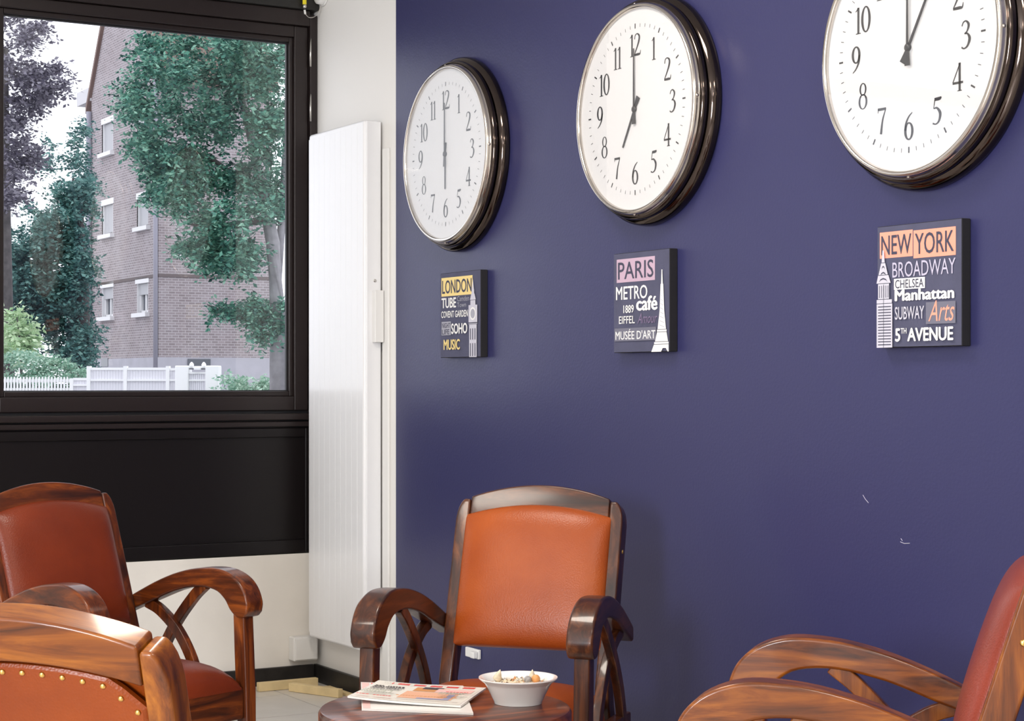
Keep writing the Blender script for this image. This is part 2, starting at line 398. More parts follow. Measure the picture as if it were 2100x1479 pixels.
# window openings are cut into the gable wall as a grid of rectangles
wins = []
for (x0, x1, yt, yb, row) in ((209, 232, 590, 650, 0), (281, 304, 581, 642, 0), (211, 232, 420, 481, 1), (283, 306, 406, 465, 1), (211, 232, 252, 313, 2)):
    t1, t0 = bt(x0), bt(x1); wins.append((t0, t1, bz((x0+x1)/2, yb), bz((x0+x1)/2, yt), row))
wins.append((wins[3][0], wins[3][1], wins[4][2], wins[4][3], 2))
ts = sorted({0, GW} | {w[0] for w in wins[:2]} | {w[1] for w in wins[:2]})
cols = [(wins[0][0], wins[0][1]), (wins[1][0], wins[1][1])]
q = []
def rect(t0, t1, z0, z1): q.append([(gp(t, z), (t, z)) for t, z in ((t0, z0), (t1, z0), (t1, z1), (t0, z1))])
edges = [0]+sorted([cols[1][0], cols[1][1], cols[0][0], cols[0][1]])+[GW]
for i in range(5):
    a, b = edges[i], edges[i+1]
    if i in (1, 3):
        ci = 1 if i == 1 else 0; zz = PL
        for r in range(3):
            w_ = [w for w in wins if w[4] == r][1 if ci == 1 else 0]
            rect(a, b, zz, w_[2]); zz = w_[3]
        rect(a, b, zz, EAVE)
    else: rect(a, b, PL, EAVE)
q.append([(gp(t, z), (t, z)) for t, z in ((0, EAVE), (GW, EAVE), (GW/2, APEX))])
q2 = [[(vp(t, z), (t, z)) for t, z in ((0, PL), (BV, PL), (BV, EAVE), (0, EAVE))]]
q2.append([(bu*GW+bv*t+UZ*z, (t, z)) for t, z in ((0, PL), (BV, PL), (BV, EAVE), (0, EAVE))])
q2.append([(bv*BV+gp(t, z), (t, z)) for t, z in ((0, PL), (GW, PL), (GW, EAVE), (GW/2, APEX), (0, EAVE))])
uvface('gable_wall', q, M_BRICK, bld); uvface('side_wall', q2, M_BRICK, bld)
MB().obox(-bu*.04-bv*.04, bu*(GW+.08), bv*(BV+.08), UZ*PL).build('plinth', M_PLINTH, bld)
rf = MB()
for sgn in (0, 1):
    e0 = bu*(GW+.35 if sgn else -.35) + UZ*(EAVE-.35*SLOPE); rf.obox(e0-bv*.12, (bu*(GW/2)+UZ*APEX)-e0, bv*(BV+.24), UZ*.25)
rf.build('roof', plain('roof_tiles', (.20, .13, .11), .8), bld)
MB().obox(bu*GW-bv*.05+UZ*(EAVE-.10), bu*1.65, bv*(BV*.9), UZ*.50).build('eave_box', plain('pale_eave_board', (.62, .60, .62), .7), bld)
for (t0, t1, z0, z1, row) in wins:
    w = MB().obox(gp(t0, z0, -.22), bu*.09, -bv*.10, UZ*(z1-z0)).obox(gp(t1-.09, z0, -.22), bu*.09, -bv*.10, UZ*(z1-z0)).obox(gp(t0, z0, -.22), bu*(t1-t0), -bv*.10, UZ*.09).obox(gp(t0, z1-.09, -.22), bu*(t1-t0), -bv*.10, UZ*.09)
    w.obox(gp((t0+t1)/2-.06, z0, -.22), bu*.12, -bv*.10, UZ*(z1-z0))
    w = w.build('window', M_TRIMW, bld)
    sh = .38 if row == 0 else .93
    MB().obox(gp(t0, z0, -.25), bu*(t1-t0), -bv*.05, UZ*(z1-z0)).build('pane', M_DARKGL, w)
    MB().obox(gp(t0+.02, z1-(z1-z0)*sh, -.11), bu*(t1-t0-.04), -bv*.03, UZ*(z1-z0)*sh).build('shutter', M_SHUT, w)
    MB().obox(gp(t0, z0, -.3), bu*.02, -bv*.3, UZ*(z1-z0)).build('reveal', M_TRIMW, w)
    MB().obox(gp(t1-.02, z0, -.3), bu*.02, -bv*.3, UZ*(z1-z0)).build('reveal', M_TRIMW, w)
    MB().obox(gp(t0-.15, z0-.14, 0), bu*(t1-t0+.3), -bv*.16, UZ*.14).build('sill', M_TRIMW, w)
    MB().obox(gp(t0-.12, z1, -.05), bu*(t1-t0+.24), -bv*.08, UZ*.20).build('lintel', M_TRIMW, w)
bandz = bz(315, 566)
MB().obox(gp(0, bandz-.05, 0), bu*GW, -bv*.03, UZ*.10).build('string_course', plain('dark_band', (.16, .13, .13), .8), bld)
MB().obox(vp(0, bandz-.05, 0), bv*BV, -bu*.03, UZ*.10).build('string_course', MATS['dark_band'], bld)
MB().tube([tuple(gp(.03, .1, .09)), tuple(gp(.03, EAVE, .09))], .075, 10).build('drainpipe', M_PIPE, bld, smooth=True)
MB().tube([tuple(gp(GW+.02, .1, .09)), tuple(gp(GW+.02, EAVE-.5, .09))], .10, 10).build('drainpipe', M_PIPE, bld, smooth=True)
MB().obox(gp(bt(224), bz(220, 752), .03), bu*.75, -bv*.03, UZ*.30).build('basement_vent', M_DARKGL, bld)
MB().obox(vp(bvv(384), bvz(384, 751), .05), bv*(bvv(430)-bvv(384)), -bu*.03, UZ*.24).build('basement_window', M_DARKGL, bld)
MB().obox(vp(bvv(358), bvz(358, 530), 0), bv*.22, -bu*.05, UZ*.16).build('wall_vent', M_TRIMW, bld)

# white fence along the far pavement (35 m away)
FD = 35.0
M_FENCE = plain('white_fence_paint', (.88, .88, .88), .6)
M_FENCE2 = plain('pale_grey_fence_panel', (.74, .73, .78), .7)
def fpt(px): 
    p = atd(px, HYP, FD); p.z = GZ; return p
def fz(py): return CAM.z+(HYP-py)/FPX*FD-GZ
fb = fpt(150); fence = empty('panel_fence', fb); tag(fence, 'white solid panel fence between posts in front of the brick block', 'fence')
def fbox(m, x0, x1, y0, y1, th=.1, off=0): m.obox(fpt(x0)-FW*(th/2+off)-fb0, RT*((x1-x0)/FPX*FD), FW*th, UZ*0+UZ*(fz(y0)-y1)) if False else m.obox(fpt(x0)-FW*(th/2+off)-fb0+UZ*y1, RT*((x1-x0)/FPX*FD), FW*th, UZ*(fz(y0)-y1))
fb0 = fb
for x in (148, 183, 258, 345):
    m = MB(); fbox(m, x-3.5, x+3.5, 751 if x > 150 else 776, 0, .16); m.build('post', M_FENCE, fence)
for x0, x1, yt in ((151, 180, 777), (186, 255, 756), (261, 342, 756), (348, 362, 757)):
    n = max(2, int((x1-x0)/5.5)); 
    for k in range(n):
        a = x0+(x1-x0)*k/n; b = x0+(x1-x0)*(k+1)/n; m = MB(); fbox(m, a+.12, b-.12, yt, 0, .03); m.build('board', M_FENCE2, fence)
    m = MB(); fbox(m, x0, x1, yt-2, fz(yt)-.03, .07); m.build('rail', M_FENCE, fence); m = MB(); fbox(m, x0, x1, 778 if yt < 770 else 788, fz(778 if yt < 770 else 788)-.035, .05, .03); m.build('rail', M_FENCE, fence)
pb = fpt(10); fb0 = pb; pk = empty('picket_fence', pb); tag(pk, 'low white picket fence under the left hand hedge', 'fence')
for k in range(22):
    x = 2+k*6.4; m = MB(); fbox(m, x, x+3.4, 776, .05, .025)
    a = fpt(x)-FW*.0125-pb+UZ*fz(776); w_ = RT*(3.4/FPX*FD)
    m.loft([[a, a+w_, a+w_+FW*.025, a+FW*.025], [a+w_*.4+UZ*.03, a+w_*.6+UZ*.03, a+w_*.6+FW*.025+UZ*.03, a+w_*.4+FW*.025+UZ*.03]])
    m.build('picket', M_FENCE, pk)
m = MB(); fbox(m, 0, 143, 778, fz(778)-.06, .04, -.04); m.build('rail', M_FENCE, pk); m = MB(); fbox(m, 0, 143, 796, fz(796)-.06, .04, -.04); m.build('rail', M_FENCE, pk)
gb = fpt(362); fb0 = gb; gate = empty('gate_with_pillars', gb); tag(gate, 'white gate pillars with a small slatted gate and letterbox right of the fence', 'gate')
for x0, x1 in ((361, 388), (423, 449)):
    m = MB(); fbox(m, x0, x1, 750, 0, .45, -.1); m.build('pillar', M_FENCE, gate, bevel=.02)
    m = MB(); c_ = fpt(393 if x0 < 400 else 418)-gb+UZ*(fz(750)); m.lathe([(.04, -.05), (.045, .02), (.03, .05), (.01, .07)], 12, 'z', tuple(c_)); m.build('finial', M_FENCE, gate, smooth=True)
for k in range(8):
    a = 388.5+k*4.3; m = MB(); fbox(m, a, a+3.7, 764, .06, .03); m.build('slat', M_FENCE2, gate)
m = MB(); fbox(m, 388, 423, 751, fz(751)-.04, .06); m.build('rail', M_FENCE, gate)
for y_ in (778, 763): m = MB(); fbox(m, 388, 423, y_, fz(y_)-.035, .06, .02); m.build('rail', M_FENCE, gate)
m = MB(); fbox(m, 389, 422, 752, fz(758), .05, .0); m.build('back_board', M_DARKGL, gate)
m = MB(); fbox(m, 400, 413, 754, fz(758.5), .12, .08); m.build('letterbox', M_FENCE, gate)

# foliage: each leaf a small folded blade
def leaves(name, n, blobs, size, mat, parent, origin, seed, hollow=.35, droop=.3):
    rg = np.random.default_rng(seed)
    wts = np.array([b[2] for b in blobs], float); wts /= wts.sum()
    ci = rg.choice(len(blobs), n, p=wts)
    cs = np.array([tuple(b[0]) for b in blobs])[ci]; rs = np.array([b[1] for b in blobs])[ci]
    d = rg.normal(size=(n, 3)); d /= np.linalg.norm(d, axis=1)[:, None]
    ax = np.array([tuple(RT), (0, 0, 1), tuple(FW)])      # blob radii are given along right, up, depth
    rad = rg.random(n)**.45
    K = 12; g = np.arange(n)//K; st0 = g*K                    # leaves sit in sprays of twelve along a twig
    ctr = (cs + ((d*rad[:, None]*rs) @ ax))[st0]
    tw = (d @ ax)[st0]; tw[:, 2] = tw[:, 2]*.5-.12; tw += rg.normal(size=(n, 3))[st0]*.35; tw /= np.linalg.norm(tw, axis=1)[:, None]
    q = (np.arange(n) % K)
    sd = np.cross(tw, (0, 0, 1.0)); sd /= np.linalg.norm(sd, axis=1)[:, None]+1e-9
    alt = np.where(q % 2 == 0, 1.0, -1.0)[:, None]
    p = ctr + tw*((q-K/2)*size*.42)[:, None] + sd*alt*size*.45 + rg.normal(size=(n, 3))*size*.22 - np.array(tuple(origin))
    p[:, 2] -= (q/K)**2*size*.9
    nrm = np.cross(tw, sd)+rg.normal(size=(n, 3))*.45; nrm /= np.linalg.norm(nrm, axis=1)[:, None]
    t = sd*alt+tw*.6+rg.normal(size=(n, 3))*.25; t[:, 2] -= droop*.5; t -= nrm*(t*nrm).sum(1)[:, None]; t /= np.linalg.norm(t, axis=1)[:, None]+1e-9
    s = np.cross(nrm, t); sz = size*(.6+.8*rg.random(n))[:, None]
    v = np.empty((n, 4, 3)); v[:, 0] = p-t*sz*.5; v[:, 1] = p+s*sz*.28+nrm*sz*.08; v[:, 2] = p+t*sz*.5; v[:, 3] = p-s*sz*.28+nrm*sz*.08
    me = bpy.data.meshes.new(name); me.vertices.add(n*4); me.vertices.foreach_set('co', v.reshape(-1))
    idx = (np.arange(n)[:, None]*4+np.array([0, 1, 2, 0, 2, 3])).reshape(-1)
    me.loops.add(n*6); me.loops.foreach_set('vertex_index', idx.astype(np.int32))
    me.polygons.add(n*2); me.polygons.foreach_set('loop_start', np.arange(0, n*6, 3, dtype=np.int32))
    me.update(calc_edges=True); me.validate()
    me.materials.append(mat); o = bpy.data.objects.new(name, me); link(o, parent); o['kind'] = 'stuff'; return o
def blob(px, py, D, rx, ry, rd=None, w=None):
    s = D/FPX; a, b = rx*s, ry*s; c = rd if rd else (a+b)/2
    return (atd(px, py, D), (a, b, c), w if w else rx*ry)
def branchy(name, pts, mat, parent, origin, n=8):
    """pts: list of polylines [(px,py,D,r)]"""
    m = MB()
    for pl in pts: m.tube([tuple(atd(a, b, c)-origin) for a, b, c, r in pl], [r for *_, r in pl], n)
    return m.build(name, mat, parent, smooth=True)
M_BARK = plain('grey_bark', (.30, .29, .31), .9, var=.25, vscale=6)
M_BARK2 = plain('dark_bark', (.10, .09, .09), .9, var=.3, vscale=6)
LM_BIG = leafmat('hornbeam_leaves', [(.012, .055, .048), (.06, .21, .16), (.13, .36, .26), (.32, .56, .42)])  # wide ramp puts leaf highlights and shaded darks into the colour
LM_DK = leafmat('shade_tree_leaves', [(.02, .075, .075), (.08, .22, .20), (.20, .38, .33)])
LM_PUR = leafmat('copper_leaves', [(.10, .09, .13), (.22, .20, .25), (.38, .36, .41)])
LM_PALE = leafmat('pale_shrub_leaves', [(.34, .52, .30), (.58, .74, .48), (.74, .84, .62)])
LM_HEDGE = leafmat('hedge_leaves', [(.16, .34, .24), (.34, .54, .41), (.54, .70, .57)])
def ground_at(px, D):
    p = atd(px, HYP, D); p.z = GZ; return p
# big tree in front of the brick block
D = 27.0; og = ground_at(560, D); t_ = empty('street_tree', og); tag(t_, 'large leafy green tree hanging in front of the brick block', 'tree')
branchy('trunk', [[(570, 830, D, .125), (569, 640, D, .115), (560, 500, D, .105), (540, 400, D+.5, .09), (510, 260, D+1, .06), (470, 100, D+1.2, .03)]], M_BARK, t_, og, 10)
branchy('branch', [[(566, 610, D, .07), (578, 450, D+.3, .06), (588, 250, D+.6, .04), (592, 80, D+.8, .02)]], M_BARK, t_, og)
branchy('branch', [[(535, 400, D+.5, .05), (440, 330, D+.4, .035), (340, 290, D+.3, .015)]], M_BARK2, t_, og)
branchy('branch', [[(543, 450, D, .06), (450, 470, D, .035), (390, 460, D, .015)]], M_BARK2, t_, og)
branchy('branch', [[(552, 690, D, .045), (500, 655, D, .028), (425, 625, D, .008)]], M_BARK2, t_, og)
rr = random.Random(3)
bl = []
for (x, y, rx, ry) in ((420, 150, 150, 85), (330, 130, 70, 60), (300, 230, 70, 80), (400, 280, 130, 90), (500, 260, 90, 110), (350, 380, 75, 60), (440, 420, 110, 75), (420, 500, 65, 55), (540, 120, 60, 70), (490, 105, 60, 50), (560, 330, 40, 120), (340, 310, 70, 60), (480, 530, 40, 25)):
    for k in range(9):
        a = rr.random()*2*PI; q_ = rr.random()**.5
        bl.append(blob(x+math.cos(a)*rx*q_*.86, y+math.sin(a)*ry*q_*.86, D+rr.uniform(-1.1, 1.1), rr.uniform(28, 55), rr.uniform(20, 42), .45))
leaves('foliage', 42000, bl, .078, LM_BIG, t_, og, 1)
bl = [blob(440+k*13, 628+k*5+rr.uniform(-12, 12), D+rr.uniform(-.4, .4), 26, 16, .2) for k in range(12)]
bl += [blob(rr.uniform(490, 590), rr.uniform(610, 700), D+rr.uniform(-.5, .5), 26, 18, .2) for k in range(9)]
leaves('foliage', 3600, bl, .075, LM_BIG, t_, og, 2)
# left hand trees
D = 43.0; og = ground_at(15, D); t_ = empty('copper_tree', og); tag(t_, 'dark purplish tree at the upper left edge of the window', 'tree')
branchy('trunk', [[(5, 795, D, .3), (2, 400, D, .22), (10, 100, D, .08)]], M_BARK2, t_, og)
bl = []
for (x, y, rx, ry, n_) in ((35, 80, 60, 50, 7), (90, 160, 50, 28, 5), (45, 170, 60, 50, 8), (30, 280, 35, 55, 7), (38, 330, 35, 40, 6), (25, 380, 26, 40, 6), (-40, 200, 60, 160, 10), (120, 175, 26, 12, 2), (60, 220, 40, 22, 3)):
    for k in range(n_):
        a = rr.random()*2*PI; q_ = rr.random()**.5
        bl.append(blob(x+math.cos(a)*rx*q_, y+math.sin(a)*ry*q_, D+rr.uniform(-1, 1), rr.uniform(18, 34), rr.uniform(14, 28), .5))
leaves('foliage', 12000, bl, .12, LM_PUR, t_, og, 3)
D = 55.0; og = ground_at(150, D); t_ = empty('airy_tree', og); tag(t_, 'thin airy tree left of the brick block with sky between its leaves', 'tree')
branchy('trunk', [[(150, 795, D, .2), (150, 500, D, .14), (150, 360, D, .03)]], M_BARK2, t_, og)
bl = []
for (x, y, rx, ry, n_) in ((150, 280, 25, 30, 4), (135, 320, 45, 30, 6), (85, 330, 25, 25, 3), (150, 370, 40, 40, 7), (90, 430, 40, 30, 4), (60, 460, 40, 25, 3)):
    for k in range(n_):
        a = rr.random()*2*PI; q_ = rr.random()**.5
        bl.append(blob(x+math.cos(a)*rx*q_, y+math.sin(a)*ry*q_, D+rr.uniform(-1, 1), rr.uniform(18, 30), rr.uniform(14, 26), .5))
leaves('foliage', 4200, bl, .12, LM_DK, t_, og, 4)
D = 49.5; og = ground_at(150, D); t_ = empty('shade_tree', og); tag(t_, 'dense dark teal tree against the left side of the brick block', 'tree')
branchy('trunk', [[(172, 795, D, .22), (170, 600, D, .18), (165, 430, D, .08)]], M_BARK2, t_, og)
bl = []
for (x, y, rx, ry, n_) in ((165, 420, 40, 40, 10), (130, 500, 55, 50, 14), (60, 540, 60, 50, 12), (165, 580, 45, 60, 14), (70, 480, 70, 40, 9), (20, 540, 40, 60, 9), (110, 590, 60, 60, 12), (100, 640, 70, 60, 16), (150, 700, 60, 45, 12), (30, 620, 40, 80, 12)):
    for k in range(n_):
        a = rr.random()*2*PI; q_ = rr.random()**.5
        bl.append(blob(min(x+math.cos(a)*rx*q_, 172), y+math.sin(a)*ry*q_, D+rr.uniform(-1, 1), rr.uniform(20, 36), rr.uniform(16, 32), .6))
leaves('foliage', 34000, bl, .13, LM_DK, t_, og, 5)
D = 41.0; og = ground_at(40, D); t_ = empty('pale_shrub', og); tag(t_, 'pale yellow-green shrub rising behind the left hand hedge', 'shrub')
branchy('stem', [[(45, 795, D, .04), (42, 720, D, .03), (35, 650, D, .012)]], M_BARK2, t_, og)
bl = [blob(x, y, D+rr.uniform(-.4, .4), 20, 13, .25) for x, y in ((25, 645), (40, 655), (20, 675), (35, 690), (50, 680), (65, 700), (15, 705), (55, 715), (30, 715))]
leaves('foliage', 1500, bl, .15, LM_PALE, t_, og, 6)
def hedge(name, x0, x1, ytop, D, label, mat, n, seed, wob=6):
    og = ground_at((x0+x1)/2, D); t_ = empty(name, og); tag(t_, label, 'hedge')
    s = D/FPX; H = CAM.z+(HYP-ytop)*s-GZ; Wd = (x1-x0)*s
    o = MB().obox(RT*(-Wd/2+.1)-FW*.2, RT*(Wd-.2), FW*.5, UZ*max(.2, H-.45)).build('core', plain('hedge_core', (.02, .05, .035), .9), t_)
    rg = random.Random(seed); bl = []
    for k in range(150):
        px = rg.uniform(x0+8, x1-8); u = (px-x0)/(x1-x0)
        top = ytop(u) if callable(ytop) else ytop
        bl.append((og+RT*((px-(x0+x1)/2)*s)+FW*rg.uniform(-.35, .5)+UZ*rg.uniform(.1, H-.18), (.22, .18, .22), 1))
    leaves('foliage', n, bl, .07, mat, t_, og, seed); return t_
hedge('clipped_hedge', 452, 640, 757, 34.0, 'clipped green hedge right of the white gate', LM_HEDGE, 13000, 11)
# the loose hedge behind the picket fence slopes down to the right
D = 38.0; og = ground_at(80, D); t_ = empty('loose_hedge', og); tag(t_, 'loose light green hedge sloping down behind the picket fence', 'hedge')
bl = []
for k in range(80):
    x = rr.uniform(-20, 172); top = 716+max(0, x-60)**1.25*.105
    y = top+rr.random()**1.3*(830-top)+6; bl.append(blob(x, y, D+rr.uniform(-.6, .6), 17, 10, .25))
leaves('foliage', 7000, bl, .075, LM_HEDGE, t_, og, 12)
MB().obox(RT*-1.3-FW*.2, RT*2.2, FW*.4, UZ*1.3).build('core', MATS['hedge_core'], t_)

# ================================================================== radiator and fittings at the corner
rad = empty('radiator', (0, -.34, .19)); tag(rad, 'tall flat white wall radiator beside the window', 'radiator')
RY0, RY1, RZ0, RZ1 = -.585, -.095, .19, 2.135
def rp(name, a, b, mat, bevel=0, seg=3): return MB().box((a[0], a[1]+.34, a[2]-.19), (b[0], b[1]+.34, b[2]-.19)).build(name, mat, rad, bevel=bevel, seg=seg)
rp('body', (-.078, RY0, RZ0), (-.012, RY1, RZ1), M_RAD, .012, 4)
for k in range(9):
    y = RY0+.055+k*.048; rp('panel_rib', (-.0785, y, RZ0+.02), (-.077, y+.0472, RZ1-.02), M_RAD, .0003, 1)
rp('side_cover', (-.070, RY0-.006, RZ0+.01), (-.010, RY0+.004, RZ1-.004), M_RAD, .004)
rp('control_box', (-.048, RY0-.034, 1.322), (-.0125, RY0-.006, 1.512), M_PLASTIC, .003)
sc = MB().lathe([(.006, 0), (.006, .002), (.004, .003)], 12, 'x').build('screw', M_STEEL, rad, smooth=True); sc.location = (-.036, RY0-.006+.34, 1.548-.19); sc.rotation_euler = (0, 0, R(90))
for z in (.35, 1.95): rp('bracket', (-.013, -.50, z), (-.0005, -.46, z+.08), M_STEEL)
tr = MB().box((-.010, -.645, .07), (-.0005, -.598, 2.03)).build('cable_trunking', M_PLASTIC, bevel=.002); tag(tr, 'slim white cable trunking running up the wall behind the radiator', 'trunking')
jb = empty('junction_box', (-.07, -.001, .135)); tag(jb, 'white junction box on the wall low in the corner', 'junction box')
MB().box((-.052, -.052, -.045), (.052, 0, .050)).build('body', M_PLASTIC, jb, bevel=.006, seg=3)
MB().box((-.046, -.058, -.040), (.046, -.052, .044)).build('lid', M_PLASTIC, jb, bevel=.003)
# pine battens on the floor
b1 = MB().box((-.30, -.135, .0005), (-.055, -.108, .034)).build('pine_batten', M_PINE, bevel=.002); tag(b1, 'raw pine batten lying along the front wall baseboard', 'batten', 'pine battens on the floor')
p0 = Vector((-.175, -.168, .0005)); p1 = Vector((-.075, -.40, .0005)); dd = (p1-p0); sd = Vector((-dd.y, dd.x, 0)).normalized()*.026
b2 = MB().obox(p0, dd, -sd, (0, 0, .032)).build('pine_batten', M_PINE, bevel=.002); tag(b2, 'raw pine batten lying aslant from the front wall toward the table', 'batten', 'pine battens on the floor')
b3 = MB().obox((-.058, -.20, .0005), (.022, .0, 0), (.0, -.22, 0), (0, 0, .012)).build('pine_batten', M_PINE, bevel=.001); tag(b3, 'short thin pine strip against the right hand baseboard', 'batten', 'pine battens on the floor')
# wall socket behind the middle chair
so = empty('wall_socket', (-.001, -1.275, .272)); tag(so, 'small pale socket on the indigo wall behind the middle armchair', 'socket')
MB().box((-.012, -.045, -.016), (0, .045, .016)).build('plate', M_PLASTIC, so, bevel=.003)
MB().box((-.030, -.045, -.012), (-.012, -.02, .010)).build('plug', M_PLASTIC, so, bevel=.003)
# wire, yellow plug and white disc by the window top
wd = empty('dangling_connector', (-.073, -.045, 2.606)); tag(wd, 'yellow cable connector dangling on a thin wire at the window top', 'connector')
MB().tube([(0, 0, .23), (0, 0, .045)], .008, 10).build('yellow_sleeve', plain('yellow_plastic', (.85, .72, .03), .4), wd, smooth=True)
MB().tube([(0, 0, .045), (0, 0, .036), (0, 0, .030)], [.0075, .0085, .005], 10).build('collar', M_STEEL, wd, smooth=True)
MB().tube([(0, 0, .024), (.003, 0, .008)], .0045, 8).build('pin', M_PLASTIC, wd, smooth=True)
MB().tube(catmull([(.003, 0, .008), (.02, 0, -.004), (.045, -.003, .004), (.062, -.008, .035), (.071, -.012, .075)], 6), .0016, 6).build('wire', M_STEEL, wd, smooth=True)
ds = empty('wall_disc', (0, -.065, 2.70)); tag(ds, 'round white sensor disc on the wall at the top of the corner', 'sensor')
MB().lathe([(.001, .03), (.036, .03), (.045, .024), (.047, .010), (.047, .0005)], 32, 'x').build('cover', M_PLASTIC, ds, smooth=True)
MB().lathe([(.051, .006), (.053, .0005)], 32, 'x').build('base_ring', M_PLASTIC, ds, smooth=True)

# ================================================================== wall clocks
def ribbon(pts, n=6):
    """centreline points (x,y,w) -> polygon strip"""
    P = catmull(pts, n) if len(pts) > 2 else [np.array(p, float) for p in pts]; v = []
    for i, p in enumerate(P):
        a = P[max(0, i-1)][:2]; b = P[min(len(P)-1, i+1)][:2]; d = b-a; d /= np.linalg.norm(d)+1e-9; nr = np.array([-d[1], d[0]])
        v += [p[:2]+nr*p[2]/2, p[:2]-nr*p[2]/2]
    f = [(2*i, 2*i+1, 2*i+3, 2*i+2) for i in range(len(P)-1)]; return v, f
def ring(cx_, cy_, a, b, th, tn, n=28, tilt=0):
    v = []
    for j in range(n):
        t = 2*PI*j/n; c, s = math.cos(t), math.sin(t)
        for (aa, bb) in ((a, b), (a-th, b-tn)): v.append(np.array((cx_+aa*c+tilt*bb*s, cy_+bb*s)))
    f = [(2*j, 2*j+1, (2*j+3) % (2*n), (2*j+2) % (2*n)) for j in range(n)]; return v, f
T_, t_n = .135, .055
DIG = {
 '0': (.62, [ring(0, 0, .29, .5, T_, t_n)]),
 '1': (.36, [ribbon([(.03, .5, T_*.9), (.03, -.48, T_*.9)]), ribbon([(-.12, -.485, .035), (.18, -.485, .035)]), ribbon([(-.14, .36, .03), (-.05, .41, .05), (.03, .49, .06)])]),
 '2': (.60, [ribbon([(-.22, .26, .06), (-.17, .43, .05), (0, .485, .05), (.17, .37, .12), (.15, .17, .13), (0, -.10, .09), (-.24, -.43, .05)]), ribbon([(-.25, -.445, .09), (.10, -.445, .11), (.24, -.44, .07), (.29, -.28, .03)])]),
 '3': (.54, [ribbon([(-.20, .32, .05), (-.12, .45, .05), (.03, .475, .06), (.16, .33, .12), (.08, .12, .07), (-.06, .04, .04)]), ribbon([(-.06, .04, .04), (.10, .02, .07), (.21, -.16, .14), (.10, -.40, .09), (-.08, -.48, .05), (-.22, -.42, .07)])]),
 '4': (.60, [ribbon([(.10, .5, .12), (.10, -.5, .12)]), ribbon([(-.28, -.20, .085), (.28, -.20, .085)]), ribbon([(.12, .49, .05), (-.27, -.18, .05)]), ribbon([(-.02, -.485, .03), (.22, -.485, .03)])]),
 '5': (.54, [ribbon([(-.12, .42, .11), (.15, .43, .12), (.26, .47, .06)]), ribbon([(-.10, .43, .04), (-.17, .10, .04)]), ribbon([(-.17, .10, .04), (.02, .10, .08), (.19, -.10, .14), (.13, -.36, .10), (-.04, -.47, .05), (-.22, -.43, .07)])]),
 '6': (.60, [ring(0, -.17, .27, .33, T_, t_n), ribbon([(.20, .5, .03), (.0, .36, .07), (-.16, .13, .10), (-.21, -.14, .12)])]),
 '7': (.54, [ribbon([(-.25, .43, .10), (.24, .43, .10)]), ribbon([(.23, .44, .04), (.04, .02, .09), (-.06, -.5, .13)]), ribbon([(-.24, .30, .03), (-.22, .46, .04)])]),
 '8': (.58, [ring(0, .26, .21, .24, .085, .035), ring(0, -.21, .27, .29, .11, .035)]),
 '9': (.60, [ring(0, .17, .27, .33, T_, t_n), ribbon([(-.20, -.5, .03), (.0, -.36, .07), (.16, -.13, .10), (.21, .14, .12)])]),
}
def flat(name, polys, d, mat, parent, th=0):
    """polys: (verts2d, faces) in (right, up) on a plane facing -X at depth d"""
    v = []; f = []
    for i_, (vs, fs) in enumerate(polys):
        k = len(v); v += [(-d-i_*th, -p[0], p[1]) for p in vs]; f += [tuple(k+i for i in q) for q in fs]
    return mesh(name, v, f, mat, parent)
def numeral(s, x, y, h):
    out = []; wd_ = [DIG[c][0] for c in s]; tot = sum(wd_)*h*.92; cx_ = x-tot/2
    for c, w in zip(s, wd_):
        ox = cx_+w*h*.46
        for vs, fs in DIG[c][1]: out.append(([(ox+p[0]*h*.92, y+p[1]*h) for p in vs], fs))
        cx_ += w*h*.92
    return out
RF = .285
def hand(name, length, tail, w0, w1, ang, d, parent, mat):
    c, s = math.cos(R(ang)), math.sin(R(ang))
    def rot(x, y): return (x*c+y*s, -x*s+y*c)
    out = [(-w0*.45, 0), (-w1/2, length), (w1/2, length), (w0*.45, 0), (w0*1.15, -tail), (-w0*1.15, -tail)]
    v = []; 
    for dd_ in (d, d+.0018): v += [(-dd_, -rot(*p)[0], rot(*p)[1]) for p in out]
    f = [tuple(range(6)), tuple(range(11, 5, -1))]+[(i, (i+1) % 6, 6+(i+1) % 6, 6+i) for i in range(6)]
    return mesh(name, v, f, mat, parent)
